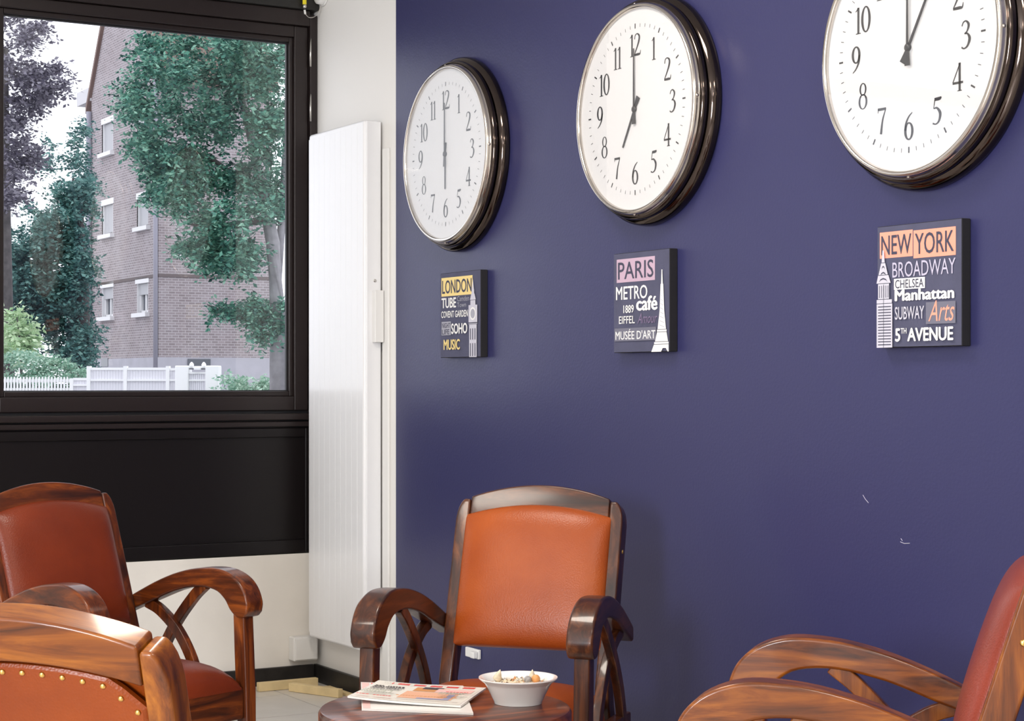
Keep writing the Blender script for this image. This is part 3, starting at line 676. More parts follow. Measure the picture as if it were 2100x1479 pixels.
def clock(y, z, hour, minute, label):
    c = empty('wall_clock', (0, y, z)); tag(c, label, 'clock', 'row of wall clocks')
    case = MB().lathe([(.300, .056), (.303, .0565), (.309, .054), (.3125, .048), (.3125, .040), (.309, .0375), (.308, .036), (.313, .034), (.321, .030), (.3265, .022), (.328, .012), (.327, .003), (.324, .0006)], 96, 'x').build('case', M_BLKCHR, c, smooth=True)
    smooth_angle(case, 50)
    bz_ = MB().lathe([(.2835, .062), (.2845, .070), (.288, .0735), (.293, .0735), (.2965, .070), (.2985, .064), (.3000, .056), (.3005, .0555)], 96, 'x', caps=False).build('bezel', M_NICKEL, c, smooth=True)
    smooth_angle(bz_, 60)
    MB().lathe([(.2855, .057), (.2855, .061), (.2852, .0615)], 96, 'x').build('dial', M_DIAL, c)
    for k in range(12):
        s = str(k or 12); a = R(k*30); flat('numeral', numeral(s, math.sin(a)*.182, math.cos(a)*.182, .063), .0622, M_INK, c)
    tk = []
    for k in range(60):
        a = R(k*6); big = k % 5 == 0; w = .0042 if big else .0014; r0, r1 = (.229, .243) if big else (.231, .241)
        px, py = math.cos(a)*w/2, -math.sin(a)*w/2
        tk.append(([(math.sin(a)*r+sg*px, math.cos(a)*r+sg*py) for r, sg in ((r0, -1), (r0, 1), (r1, 1), (r1, -1))], [(0, 1, 2, 3)]))
    flat('minute_track', tk, .0622, M_INK, c)
    mh = plain('clock_hand_black', (.035, .036, .042), .4)
    hand('hour_hand', .118, .038, .0075, .0050, hour*30+minute*.5, .0640, c, mh)
    hand('minute_hand', .172, .042, .0068, .0034, minute*6, .0665, c, mh)
    MB().lathe([(.0085, .0622), (.0085, .0690), (.004, .0697)], 16, 'x').build('hub', mh, c, smooth=True)
    mesh('glass_cover', [(-.0705, math.cos(2*PI*j/96)*.2838, math.sin(2*PI*j/96)*.2838) for j in range(96)], [tuple(range(96))], M_CGLASS, c)
    for a in (0, 90, 180, 270):
        s = MB().lathe([(.0045, 0), (.0045, .0012), (.002, .003)], 10, 'z').build('screw', M_NICKEL, c, smooth=True)
        aa = R(a); s.location = (-.063, -math.cos(aa)*.2988, math.sin(aa)*.2988)
        s.rotation_euler = Vector((-.15, -math.cos(aa), math.sin(aa))).to_track_quat('Z', 'Y').to_euler()
    return c
clock(-1.184, 1.945, 6, 0, 'round wall clock showing six o\'clock above the canvas reading LONDON')
clock(-2.315, 1.950, 7, 0, 'round wall clock showing seven o\'clock above the canvas reading PARIS')
clock(-3.434, 1.948, 1, 0, 'round wall clock showing one o\'clock above the canvas reading NEW YORK')

# ================================================================== printed canvases
CW, CH, CD = .281, .288, .028
INKS = {'smoke': (.15, .15, .20), 'slate': (.070, .072, .125), 'cream': (.80, .62, .25), 'white': (.80, .79, .78), 'grey': (.36, .36, .42), 'pale': (.55, .54, .62), 'mauve': (.46, .33, .42), 'pink': (.50, .36, .46),
        'coral': (.85, .34, .24), 'lilac': (.50, .47, .60), 'dark': (.05, .05, .085), 'violet': (.20, .15, .26)}
def ink(k): return plain('print_'+k, INKS[k], .75, bump=.1, bscale=500)
M_CANVAS = plain('slate_canvas', INKS['slate'], .85, bump=.3, bscale=700, var=.10, vscale=14)
M_CEDGE = plain('black_canvas_edge', (.010, .009, .012), .8)
def textpoly(s, bold=0, shear=0):
    cu = bpy.data.curves.new('lettering', 'FONT'); cu.body = s; cu.size = 1; cu.shear = shear; cu.resolution_u = 3; cu.fill_mode = 'FRONT'
    o = bpy.data.objects.new('lettering', cu); COL.objects.link(o)
    me = bpy.data.meshes.new_from_object(o.evaluated_get(bpy.context.evaluated_depsgraph_get()))
    vs = np.array([tuple(v.co)[:2] for v in me.vertices]); fs = [tuple(p.vertices) for p in me.polygons]
    bpy.data.objects.remove(o); bpy.data.curves.remove(cu); bpy.data.meshes.remove(me)
    if bold:                                                   # heavier weight: overlaid shifted copies
        cps = [vs+np.array((a, b)) for a, b in ((0, 0), (-bold, 0), (bold, 0), (0, -bold*.6), (0, bold*.6))]
    else: cps = [vs]
    al = np.concatenate(cps); lo = al.min(0); hi = al.max(0); return [(c_-lo)/(hi-lo) for c_ in cps], fs
def canvas(y_left, z_top, label, items):
    c = empty('canvas_print', (0, y_left-CW/2, z_top-CH)); tag(c, label, 'canvas', 'printed city canvases')
    def P(u, v): return (-CW/2+u*CW, CH*(1-v))
    body = MB().box((-CD, -CW/2, 0), (-.001, CW/2, CH)).build('stretcher', M_CEDGE, c, bevel=.002)
    MB().box((-CD-.0006, -CW/2+.0015, .0015), (-CD+.002, CW/2-.0015, CH-.0015)).build('printed_face', M_CANVAS, c)
    lay = [0]
    for it in items:
        lay[0] += 1; d = CD+.0008+lay[0]*.0003
        if it[0] == 'box':
            _, u0, v0, u1, v1, k = it; polys = [([P(u0, v0), P(u1, v0), P(u1, v1), P(u0, v1)], [(0, 1, 2, 3)])]; nm = 'colour_block'
        elif it[0] == 'poly':
            _, pp, k = it; polys = [([P(*p) for p in q_], [tuple(range(len(q_)))]) for q_ in pp]; nm = 'skyline_motif'
        else:
            _, s, u0, v0, u1, v1, k, bold = it[:8]; cps, fs = textpoly(s, bold, it[8] if len(it) > 8 else 0)
            polys = [([P(u0+a*(u1-u0), v1-b*(v1-v0)) for a, b in vs], fs) for vs in cps]; nm = 'lettering'
        flat(nm, polys, d, ink(k), c, .00005 if nm == 'lettering' else 0)
    return c
def rectp(u0, v0, u1, v1): return [(u0, v0), (u1, v0), (u1, v1), (u0, v1)]
# London: clock tower at the right
tower = [rectp(.735, .40, .945, .62), rectp(.75, .625, .93, 1.0), [(.84, .10), (.865, .22), (.815, .22)], rectp(.81, .22, .87, .27), [(.80, .27), (.88, .27), (.91, .34), (.77, .34)], rectp(.78, .345, .90, .40)]
tdark = [rectp(.772+i*.055, .67, .792+i*.055, .80) for i in range(3)] + [rectp(.772+i*.055, .84, .792+i*.055, .99) for i in range(3)] + [rectp(.735, .60, .945, .612)]
tclock = [[(.84+.075*math.cos(a*PI/8), .50+.075*math.sin(a*PI/8)) for a in range(16)]]
tclock2 = [[(.84+.055*math.cos(a*PI/8), .50+.055*math.sin(a*PI/8)) for a in range(16)]]
canvas(-1.083, 1.548, 'square dark canvas print reading LONDON on a yellow block', [
    ('box', .035, .055, .81, .275, 'cream'), ('t', 'LONDON', .055, .085, .79, .245, 'dark', .02),
    ('t', 'TUBE', .04, .295, .41, .415, 'white', .03), ('t', 'Camden', .44, .285, .73, .345, 'grey', .0), ('t', 'Town', .44, .36, .66, .415, 'grey', .0),
    ('t', 'COVENT GARDEN', .04, .45, .71, .53, 'white', .025), ('box', .05, .575, .285, .735, 'grey'), ('t', 'NIGHT', .065, .59, .27, .65, 'dark', .01), ('t', 'LIFE', .065, .665, .25, .725, 'dark', .01),
    ('t', 'SOHO', .30, .60, .70, .725, 'white', .035), ('t', 'MUSIC', .11, .785, .52, .91, 'cream', .035),
    ('poly', tower, 'pale'), ('poly', tdark, 'dark'), ('poly', tclock, 'white'), ('poly', tclock2, 'grey')])
# Paris: iron tower at the right
eif = [[(.878, .20), (.892, .20), (.900, .34), (.870, .34)], [(.862, .34), (.908, .34), (.925, .60), (.845, .60)], [(.845, .60), (.925, .60), (.955, .78), (.81, .78)], rectp(.80, .785, .965, .805),
       [(.80, .81), (.965, .81), (.99, .90), (.765, .90)], rectp(.75, .905, 1.0, .925), [(.745, .93), (1.0, .93), (1.0, 1.0), (.985, 1.0), (.95, .965), (.90, .965), (.87, 1.0), (.70, 1.0)]]
lat = []
for i in range(9):
    v = .40+i*.042; lat.append([(.885-.012-.004*i, v), (.885+.012+.004*i, v+.022), (.885+.012+.004*i, v+.027), (.885-.012-.004*i, v+.005)])
canvas(-2.155, 1.550, 'square dark canvas print reading PARIS on a pink block', [
    ('box', .06, .06, .75, .295, 'pink'), ('t', 'PARIS', .085, .09, .725, .265, 'dark', .01),
    ('t', 'METRO', .05, .335, .62, .47, 'white', .015), ('t', 'café', .42, .445, .80, .59, 'white', .04), ('t', '1889', .19, .525, .38, .605, 'white', .02),
    ('t', 'EIFFEL', .11, .635, .40, .71, 'white', .01), ('t', 'Amour', .45, .615, .80, .715, 'violet', .0, .35), ('box', .03, .755, .78, .885, 'smoke'), ('t', "MUSÉE D'ART", .05, .765, .77, .87, 'white', .01),
    ('poly', eif, 'white'), ('poly', lat, 'grey')])
# New York: skyscraper at the left
sky = [[(.085, .20), (.100, .20), (.112, .30), (.073, .30)], [(.068, .305), (.118, .305), (.150, .40), (.036, .40)], [(.03, .405), (.158, .405), (.185, .47), (.01, .47)], rectp(.03, .475, .165, .60), rectp(.012, .605, .20, .635), rectp(.012, .64, .205, 1.0)]
sdark = [rectp(.03, .66+i*.024, .19, .668+i*.024) for i in range(14)] + [rectp(.096, .48, .101, 1.0)]
for r_ in range(3):
    v = .33+r_*.05; w_ = .022+r_*.016
    sdark.append([(.094-w_, v+.03), (.094-w_*.6, v+.005), (.094, v-.004), (.094+w_*.6, v+.005), (.094+w_, v+.03), (.094+w_*.55, v+.015), (.094, v+.008), (.094-w_*.55, v+.015)])
sdark += [rectp(.045+i*.026, .49, .053+i*.026, .59) for i in range(5)]
canvas(-3.289, 1.546, 'square dark canvas print reading NEW YORK on coral blocks', [
    ('box', .035, .05, .435, .265, 'coral'), ('box', .445, .06, .935, .285, 'coral'), ('t', 'NEW', .055, .08, .42, .24, 'dark', .01), ('t', 'YORK', .465, .085, .915, .255, 'dark', .01),
    ('t', 'BROADWAY', .195, .305, .935, .43, 'lilac', .0), ('box', .215, .44, .585, .53, 'white'), ('t', 'CHELSEA', .23, .45, .57, .52, 'dark', .01),
    ('t', 'Manhattan', .225, .53, .925, .625, 'white', .045), ('box', .60, .645, .94, .82, 'smoke'), ('t', 'SUBWAY', .23, .67, .58, .775, 'pale', .01), ('t', 'Arts', .63, .635, .93, .80, 'coral', .0, .35),
    ('t', '5', .235, .845, .30, .955, 'white', .04), ('t', 'TH', .305, .845, .375, .89, 'white', .02), ('t', 'AVENUE', .385, .845, .92, .955, 'white', .035),
    ('poly', sky, 'pale'), ('poly', sdark, 'dark')])
# scratches in the wall paint
wr = [o for o in S.objects if o.name == 'wall_right'][0]
for pts in ([(-3.206, .902), (-3.214, .893), (-3.226, .884)], [(-3.340, .806), (-3.345, .801)], [(-3.338, .798), (-3.352, .795), (-3.37, .797)]):
    MB().tube([(-.0003, y, z) for y, z in pts], .0007, 5).build('scratch', plain('bare_plaster', (.5, .48, .55), .8), wr)

# ================================================================== armchairs
RK = math.atan2(.32, 1)
BU = Vector((0, math.sin(RK), math.cos(RK))); BN = Vector((0, -math.cos(RK), math.sin(RK)))
BO = Vector((0, .145, .44))
def bk(x, t, n=0): return Vector((x, 0, 0))+BO+BU*t+BN*n
WBK = .238
def chair(label, loc, rz, tone, lea, scale=1.0):
    c = empty('armchair', loc, R(rz)); tag(c, label, 'armchair', 'wooden armchairs around the round table'); c.scale = (scale,)*3
    wx, wy, wz = wood(tone, 0), wood(tone, 1), wood(tone, 2)
    # rear posts: splayed foot, straight raked upper part with a rounded outer top
    for s in (-1, 1):
        rings = []
        def sec(y, z, xi, xo, dp, up):
            nrm = Vector((0, -up.z, up.y))
            p = Vector((0, y, z)); return [p+Vector((s*xi, 0, 0))+nrm*dp/2, p+Vector((s*xo, 0, 0))+nrm*dp/2, p+Vector((s*xo, 0, 0))-nrm*dp/2, p+Vector((s*xi, 0, 0))-nrm*dp/2]
        for y, z, w_, dp in ((.262, 0, .030, .036), (.215, .10, .034, .042), (.165, .22, .037, .050), (.130, .33, .038, .055), (.122, .38, .038, .055)):
            rings.append(sec(y, z, WBK-.001-w_, WBK-.001, dp, Vector((0, -.2, 1)).normalized() if z < .25 else Vector((0, 0, 1))))
        for t, cut in ((.02, 0), (.20, 0), (.375, 0), (.393, .002), (.409, .006), (.422, .012), (.432, .020)):
            p = bk(0, t); rings.append(sec(p.y, p.z, WBK-.039, WBK-cut, .055, BU))
        MB().loft(rings).build('rear_leg', wz, c, bevel=.006, seg=3)
        # peg on the side of the post
        g = MB().lathe([(.006, -.002), (.006, .001), (.003, .0025)], 10, 'x').build('peg', M_BRASS, c, smooth=True); p = bk(s*WBK, .30); g.location = p; g.rotation_euler = (0, 0, 0 if s < 0 else PI)
    # arched top rail
    n = 18; xe = WBK-.0395
    def top(x): return .4385+.036*(1-(x/xe)**2)
    def bot(x): return .380+.030*(1-(x/xe)**2)
    rings = []
    for i in range(n+1):
        x = -xe+2*xe*i/n; rings.append([bk(x, bot(x), .0265), bk(x, top(x), .0265), bk(x, top(x), -.0265), bk(x, bot(x), -.0265)])
    MB().loft(rings).build('top_rail', wx, c, bevel=.005, seg=3)
    rings = [[bk(x, .032, .018), bk(x, .072, .018), bk(x, .072, -.018), bk(x, .032, -.018)] for x in (-xe, xe)]
    MB().loft(rings).build('lower_back_rail', wx, c, bevel=.004)
    # front pad of the back
    NX, NT = 26, 26; v = []; f = []; hw = WBK-.030
    for j in range(NT+1):
        for i in range(NX+1):
            a = -1+2*i/NX; b = -1+2*j/NT
            a = math.copysign(1-(1-abs(a))**1.5, a); b = math.copysign(1-(1-abs(b))**1.5, b)
            x = a*hw; tb = .026; tt = .386+.032*(1-a*a); t = tb+(tt-tb)*(b+1)/2
            h = .026+.034*((1-abs(a)**5)**.6)*((1-abs(b)**5)**.6)+.008*(1-a*a)*(1-b*b)
            v.append(bk(x, t, h))
    k0 = len(v)
    for j in range(NT+1):
        for i in range(NX+1):
            p = v[j*(NX+1)+i]
    st = NX+1
    for j in range(NT):
        for i in range(NX): f.append((j*st+i, j*st+i+1, (j+1)*st+i+1, (j+1)*st+i))
    per = [i for i in range(st)]+[j*st+NX for j in range(1, NT+1)]+[NT*st+i for i in range(NX-1, -1, -1)]+[j*st for j in range(NT-1, 0, -1)]
    for p_ in per:
        q_ = v[p_]; v.append(q_-BN*((q_-BO).dot(BN)-.004))
    m_ = len(per)
    for i in range(m_): f.append((per[i], k0+i, k0+(i+1) % m_, per[(i+1) % m_]))
    f.append(tuple(k0+i for i in range(m_)))
    smooth_angle(mesh('back_cushion', v, f, lea, c, smooth=True), 70)
    # rear leather panel with brass nails
    rw = xe-.004; out = [(-rw, .038), (rw, .038), (rw, .345), (rw-.03, .372)]+[(x, .374+.030*(1-(x/xe)**2)-.002) for x in np.linspace(rw-.05, -rw+.05, 11)]+[(-rw+.03, .372), (-rw, .345)]
    rings = [[bk(x, t, -.006) for x, t in out], [bk(x, t, -.014) for x, t in out], [bk(x*.97, t*.985+.002, -.017) for x, t in out]]
    pnl = MB().loft(rings).build('back_panel', lea, c, smooth=False)
    nail = None; pl = [(x*.945, (t-.20)*.945+.20) for x, t in out]
    per = [Vector((p[0], p[1])) for p in pl]; L = [(per[(i+1) % len(per)]-per[i]).length for i in range(len(per))]; tot = sum(L); N = 46; pos = []
    for k in range(N):
        d_ = tot*k/N; i = 0
        while d_ > L[i]: d_ -= L[i]; i += 1
        pos.append(per[i].lerp(per[(i+1) % len(per)], d_/L[i]))
    for p in pos:
        if nail is None:
            nail = MB().lathe([(.0046, 0), (.0045, .0012), (.0036, .0026), (.0020, .0035), (.0005, .0038)], 12, 'z').build('brass_nail', M_BRASS, pnl, smooth=True); o = nail
        else: o = nail.copy(); link(o, pnl)
        o.location = bk(p.x, p.y, -.0165); o.rotation_euler = (-BN).to_track_quat('Z', 'Y').to_euler()
    # armrests: side outline, extruded, wider to the front
    tp = catmull([(.205, .532), (.13, .568), (.04, .607), (-.06, .640), (-.13, .652), (-.19, .651), (-.245, .632), (-.282, .600), (-.300, .560), (-.297, .532)], 4)
    bt_ = catmull([(-.283, .517), (-.255, .517), (-.228, .536), (-.205, .566), (-.165, .590), (-.10, .594), (-.02, .575), (.08, .538), (.15, .512), (.205, .490)], 4)
    ol = [(y-.025*min(1, max(0, (-.02-y)/.16)), z) for y, z in list(tp)+list(bt_)]
    for s in (-1, 1):
        v = []
        for sg in (-1, 1):
            for (y, z) in ol:
                u = min(1, max(0, (.215-y)/.50)); w_ = .040+.028*u; cx_ = .2565+.0235*u; v.append((s*cx_+sg*w_/2, y, z))
        m_ = len(ol); f = [tuple(range(m_)), tuple(range(2*m_-1, m_-1, -1))]+[(i, (i+1) % m_, m_+(i+1) % m_, m_+i) for i in range(m_)]
        mesh('armrest', v, f, wy, c, bevel=.009, seg=3)
        # front leg
        rings = []
        for y, z, w_, dp in ((-.297, 0, .030, .032), (-.293, .15, .036, .040), (-.287, .30, .040, .046), (-.281, .42, .040, .046), (-.275, .545, .040, .044)):
            rings.append([(s*.279-w_/2, y-dp/2, z), (s*.279+w_/2, y-dp/2, z), (s*.279+w_/2, y+dp/2, z), (s*.279-w_/2, y+dp/2, z)])
        MB().loft(rings).build('front_leg', wz, c, bevel=.005)
        # crossing curved braces
        for line, dx in (([(.115, .532), (.055, .510), (-.02, .455), (-.080, .375), (-.115, .285)], -.006), ([(-.125, .600), (-.075, .560), (0, .480), (.06, .390), (.10, .285)], .006)):
            P = catmull(line, 5); rings = []
            for i, p in enumerate(P):
                d_ = np.array(P[min(i+1, len(P)-1)])-np.array(P[max(i-1, 0)]); d_ /= np.linalg.norm(d_); nr = np.array([-d_[1], d_[0]])*.016
                xx = s*.268+dx
                rings.append([(xx-.011, p[0]+nr[0], p[1]+nr[1]), (xx+.011, p[0]+nr[0], p[1]+nr[1]), (xx+.011, p[0]-nr[0], p[1]-nr[1]), (xx-.011, p[0]-nr[0], p[1]-nr[1])])
            MB().loft(rings).build('brace', wz, c, bevel=.003)
        MB().box((s*.268-.016, -.266, .225), (s*.268+.016, .150, .315)).build('seat_rail', wy, c, bevel=.004) if s > 0 else MB().box((-.284, -.266, .225), (-.252, .150, .315)).build('seat_rail', wy, c, bevel=.004)
    MB().box((-.259, -.299, .225), (.259, -.269, .313)).build('seat_rail', wx, c, bevel=.004)
    MB().box((-.199, .112, .225), (.199, .142, .313)).build('seat_rail', wx, c, bevel=.004)
    # seat cushion
    NX = NY = 24; v = []; f = []; st = NX+1
    for j in range(NY+1):
        for i in range(NX+1):
            a = -1+2*i/NX; b = -1+2*j/NY
            a = math.copysign(1-(1-abs(a))**1.5, a); b = math.copysign(1-(1-abs(b))**1.5, b)
            wv = .2505 if b < .4 else .2505-.052*(b-.4)/.6
            y = -.074+b*.226
            h = .318+.068*((1-abs(a)**6)**.5)*((1-abs(b)**6)**.5)+.022*(1-a*a)*(1-b*b)
            v.append((a*wv, y, h))
    k0 = len(v)
    for j in range(NY):
        for i in range(NX): f.append((j*st+i, j*st+i+1, (j+1)*st+i+1, (j+1)*st+i))
    per = [i for i in range(st)]+[j*st+NX for j in range(1, NY+1)]+[NY*st+i for i in range(NX-1, -1, -1)]+[j*st for j in range(NY-1, 0, -1)]
    for p_ in per: v.append((v[p_][0], v[p_][1], .310))
    m_ = len(per)
    for i in range(m_): f.append((per[i], k0+i, k0+(i+1) % m_, per[(i+1) % m_]))
    f.append(tuple(k0+i for i in range(m_)))
    smooth_angle(mesh('seat_cushion', v, f, lea, c, smooth=True), 70)
    return c
L_OR = leather('middle_lit_leather', (.26, .044, .006), (.35, .072, .011))  # one leather, its colour varied to carry the light on each chair
L_RD = leather('left_lit_leather', (.125, .017, .004), (.19, .028, .007))
L_BR = leather('near_lit_leather', (.175, .027, .002), (.25, .045, .003))
L_WN = leather('right_lit_leather', (.17, .026, .014), (.24, .040, .022))
chair('dark wooden armchair with tan leather back standing before the indigo wall', (-.591, -2.520, 0), -48.8, 'dim_brown', L_OR, .996)
chair('russet leather wooden armchair under the window at the left', (-1.365, -1.575, 0), 22.0, 'russet', L_RD, .985)
chair('amber wooden armchair seen from behind with brass nails, lower left foreground', (-2.146, -3.988, 0), 136.1, 'amber', L_BR, .982)
chair('amber wooden armchair facing left at the lower right edge', (-.712, -4.082, 0), -136.7, 'amber', L_WN, 1.025)

# ================================================================== round table and what lies on it
TX, TY, TZ, TR_ = -1.179, -3.255, .50, .263
tb = empty('round_table', (TX, TY, 0)); tag(tb, 'small round dark wooden side table holding magazines and a bowl', 'table')
MB().lathe([(.005, TZ-.045), (TR_-.012, TZ-.045), (TR_-.004, TZ-.042), (TR_, TZ-.036), (TR_, TZ-.008), (TR_-.004, TZ-.002), (TR_-.010, TZ), (.005, TZ)], 72).build('table_top', wood('russet', 0), tb, smooth=True)
smooth_angle(S.objects['table_top'], 35)
MB().lathe([(.20, TZ-.12), (.215, TZ-.12), (.215, TZ-.0455), (.20, TZ-.0455)], 48).build('apron', wood('russet', 2), tb, smooth=True); smooth_angle(S.objects['apron'], 35)
for k in range(4):
    a = R(20+90*k); ca, sa = math.cos(a), math.sin(a); rings = []
    for r, z, w in ((.215, 0, .030), (.205, .15, .034), (.195, .30, .040), (.190, TZ-.0455, .044)):
        rings.append([(r*ca+dx*ca-dy*sa, r*sa+dx*sa+dy*ca, z) for dx, dy in ((-w/2, -w/2), (w/2, -w/2), (w/2, w/2), (-w/2, w/2))])
    MB().loft(rings).build('leg', wood('dim_brown', 2), tb, bevel=.004)
MB().lathe([(.005, .14), (.195, .14), (.195, .16), (.005, .16)], 40).build('lower_shelf', wood('dim_brown', 0), tb)
# bowl
BX, BY = -1.024, -3.291
bw = empty('serving_bowl', (BX, BY, TZ+.0005)); tag(bw, 'small white china bowl of dried petals on the round table', 'bowl')
MB().lathe([(.001, .003), (.042, .003), (.044, 0), (.050, 0), (.051, .004), (.058, .018), (.067, .036), (.070, .0405), (.0715, .043), (.080, .049), (.0835, .0525), (.0832, .0545), (.079, .0545), (.069, .047), (.064, .040), (.052, .016), (.044, .009), (.001, .008)], 64).build('bowl_body', plain('white_china', (.83, .82, .80), .18, coat=.5), bw, smooth=True); smooth_angle(S.objects['bowl_body'], 50)
rg = random.Random(5)
POT = [plain('petal_'+n, c_, .7) for n, c_ in (('cream', (.72, .60, .42)), ('tan', (.52, .36, .20)), ('pale', (.75, .70, .62)), ('grey', (.36, .36, .38)), ('rust', (.50, .22, .08)))]
fill = MB().lathe([(.001, .046), (.03, .046), (.062, .041), (.060, .034), (.001, .030)], 32).build('dried_petals', POT[0], smooth=True); fill.location = (BX, BY, TZ+.0005); tag(fill, 'bed of dried petals filling the white bowl', 'potpourri', kind='stuff')
vs = list(fill.data.vertices)
bmx = MB()
fv = []; ff = []; fm = []
for k in range(170):
    a = rg.random()*2*PI; r = .058*rg.random()**.5; z = .044+.004*rg.random()-.004*(r/.058); s = rg.uniform(.004, .008); t = rg.random()*PI; ti = rg.uniform(-.6, .6)
    c_, s_ = math.cos(t), math.sin(t); k0 = len(fv)
    for (x, y) in ((-s, 0), (0, -s*.5), (s, 0), (0, s*.5)): fv.append((r*math.cos(a)+x*c_-y*s_, r*math.sin(a)+x*s_+y*c_, z+x*ti+.0015*(y == 0)))
    ff.append((k0, k0+1, k0+2, k0+3)); fm.append(rg.randrange(5))
me = bpy.data.meshes.new('petal_chips'); me.from_pydata(fv, [], ff)
for m_ in POT: me.materials.append(m_)
for p, i in zip(me.polygons, fm): p.material_index = i
o = bpy.data.objects.new('petal_chips', me); link(o, fill); o['kind'] = 'stuff'
def shell(loc, h, r, col, label, tilt):
    pr = [(r*.2, 0), (r*.8, h*.08), (r, h*.2), (r*.82, h*.34), (r*.86, h*.38), (r*.62, h*.52), (r*.66, h*.56), (r*.42, h*.70), (r*.45, h*.74), (r*.18, h*.9), (r*.03, h)]
    o = MB().lathe(pr, 16).build('spiral_shell', plain('shell_'+label.split()[0], col, .45, var=.25, vscale=90), smooth=True); o.location = loc; o.rotation_euler = tilt; tag(o, label, 'shell', 'bits in the bowl'); return o
shell((BX-.045*RT.x+.005, BY-.045*RT.y+.01, TZ+.045), .026, .010, (.78, .66, .48), 'cream pointed shell at the left in the white bowl', (.3, .2, 0))
shell((BX+.030*RT.x+.006, BY+.030*RT.y+.012, TZ+.045), .024, .009, (.72, .60, .44), 'tan pointed shell at the right in the white bowl', (-.3, .25, 0))
ob = MB().lathe([(.0005, -.0095), (.005, -.008), (.0085, -.004), (.0095, 0), (.0085, .004), (.005, .008), (.001, .0092)], 18).build('orange_ball', plain('orange_seed', (.66, .30, .10), .4), smooth=True)
ob.location = Vector((BX, BY, TZ+.052))+RT*.037-FW*.008; tag(ob, 'small round orange seed in the white bowl', 'seed', 'bits in the bowl')
gs = MB().lathe([(.0005, -.008), (.006, -.006), (.0085, 0), (.006, .006), (.0005, .008)], 14).build('grey_shell', plain('grey_shell_skin', (.33, .31, .30), .4, var=.4, vscale=150), smooth=True)
gs.location = Vector((BX, BY, TZ+.051))+RT*.020-FW*.012; gs.rotation_euler = (1.2, .4, 0); tag(gs, 'small grey striped shell beside the orange seed in the bowl', 'shell', 'bits in the bowl')

# magazines: curved sheets with printed patches
def magazine(name, label, o, ax, ay, z0, th, curl, patches, paper):
    """o corner, ax along the top edge, ay down the page"""
    ax = Vector(ax); ay = Vector(ay)
    m = empty(name, (o[0], o[1], z0)); tag(m, label, 'magazine', 'magazines on the round table')
    def P(u, v, e): 
        z = th+e+curl*((1-u)**3*.7+(v**3)*.35*(1-u))*.02
        return ax*u+ay*v+Vector((0, 0, z))
    def patch(nm, u0, u1, v0, v1, e, mat, n=8, poly=None):
        vs = []; fs = []
        for j in range(n+1):
            for i in range(n+1): vs.append(P(u0+(u1-u0)*i/n, v0+(v1-v0)*j/n, e))
        for j in range(n):
            for i in range(n): k = j*(n+1)+i; fs.append((k, k+1, k+n+2, k+n+1))
        return mesh(nm, vs, fs, mat, m, smooth=True)
    n = 10; vs = []; fs = []
    for lay in (0, 1):
        for j in range(n+1):
            for i in range(n+1):
                p = P(i/n, j/n, 0); 
                if lay == 0: p.z = max(0, p.z-th)
                vs.append(p)
    st = n+1; N2 = st*st
    for j in range(n):
        for i in range(n):
            k = j*st+i; fs.append((k, k+1, k+st+1, k+st)); fs.append((N2+k, N2+k+1, N2+k+st+1, N2+k+st))
    per = [i for i in range(st)]+[j*st+n for j in range(1, st)]+[n*st+i for i in range(n-1, -1, -1)]+[j*st for j in range(n-1, 0, -1)]
    for i in range(len(per)): a, b = per[i], per[(i+1) % len(per)]; fs.append((a, b, N2+b, N2+a))
    mesh('pages', vs, fs, paper, m)
    for i, (nm, u0, u1, v0, v1, mat) in enumerate(patches): patch(nm, u0, u1, v0, v1, .0004+.00006*i, mat, 6)
    return m
pm = lambda n, c_: plain('print_'+n, c_, .35)
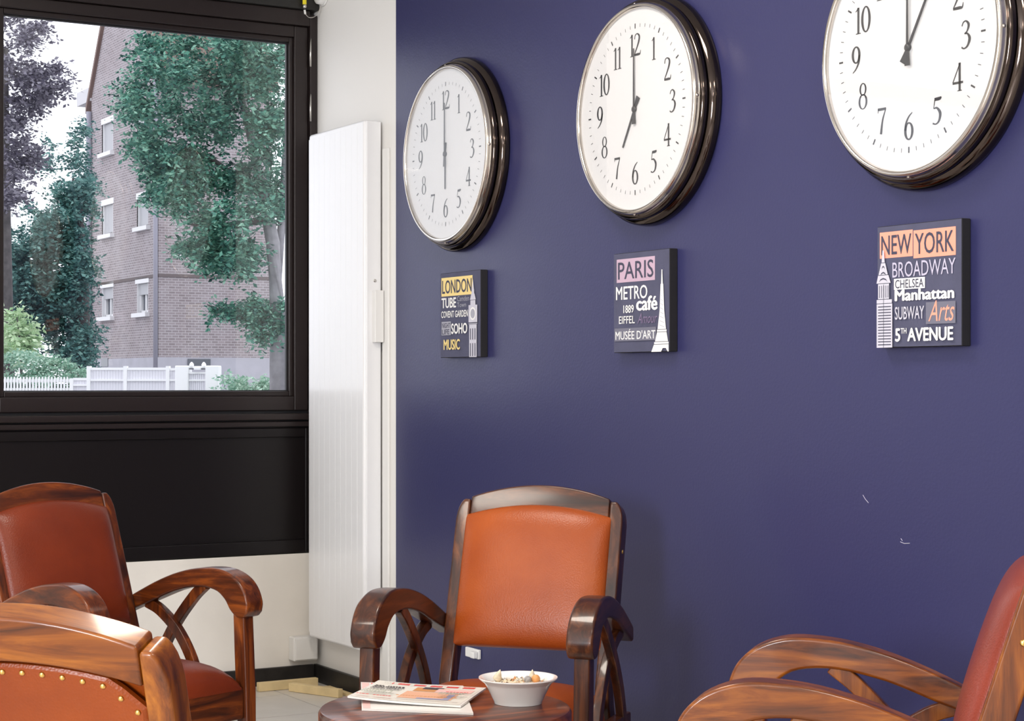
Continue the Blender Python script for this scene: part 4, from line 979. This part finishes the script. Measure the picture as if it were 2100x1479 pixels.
RED, PCH, ORG, BLK, PNK, BLU, YEL, PAP, GRN = pm('red', (.70, .06, .05)), pm('peach', (.78, .42, .26)), pm('orange', (.62, .27, .08)), pm('black', (.05, .04, .04)), pm('blush', (.80, .50, .46)), pm('dustblue', (.32, .32, .46)), pm('cream_tint', (.74, .71, .64)), plain('magazine_paper', (.78, .75, .71), .35, coat=.2), pm('olive', (.35, .36, .28))
rg = random.Random(9)
def lines(u0, u1, v0, v1, n, mat, jit=.3):
    out = []
    for k in range(n):
        a = v0+(v1-v0)*k/n; b = a+(v1-v0)/n*.55; x = u0
        while x < u1-.02:
            w = rg.uniform(.012, .03); out.append(('print_mark', x, min(u1, x+w), a, b, mat)); x += w+.008
            if rg.random() < jit*.2: x += .03
    return out
c1, c2, c3 = Vector((-1.205, -2.905, 0)), Vector((-1.031, -3.064, 0)), Vector((-1.378, -3.229, 0))
lo = c1; magazine('magazine', 'white magazine with pink margin lying underneath on the round table', lo, (c2-c1), (Vector((-1.352, -3.215, 0))-c1)*.98, TZ+.0005, .004, .0,
    [('cover_tint', .01, .08, .02, .98, PNK)]+[('title_block', .10+i*.13, .20+i*.13, .03, .10, RED) for i in range(6)]+lines(.15, .8, .15, .22, 1, BLK), PAP)
c1, c2, c3 = Vector((-1.190, -2.965, 0)), Vector((-1.016, -3.140, 0)), Vector((-1.345, -3.132, 0))
magazine('magazine', 'glossy magazine with peach cover picture lying on top of the other', c1, (c2-c1), (c3-c1), TZ+.0058, .004, .45,
    [('cover_tint', .02, .98, .02, .98, YEL)]+[('title_block', .06+i*.15, .17+i*.15, .05, .13, RED) for i in range(6)]+
    [('cover_picture', .38, .86, .42, .80, PCH), ('cover_picture', .42, .72, .20, .40, ORG), ('cover_picture', .48, .66, .17, .28, BLK), ('cover_picture', .62, .95, .22, .40, PNK), ('cover_picture', .55, .80, .74, .80, BLU), ('cover_picture', .78, .84, .50, .80, BLU)]+
    lines(.05, .34, .26, .50, 4, BLK)+lines(.10, .92, .145, .17, 1, GRN)+lines(.74, .96, .44, .50, 1, RED)+lines(.05, .36, .88, .95, 1, RED)+lines(.05, .33, .60, .82, 3, GRN)+lines(.72, .96, .55, .72, 3, GRN)+lines(.40, .95, .86, .93, 1, ORG), PAP)
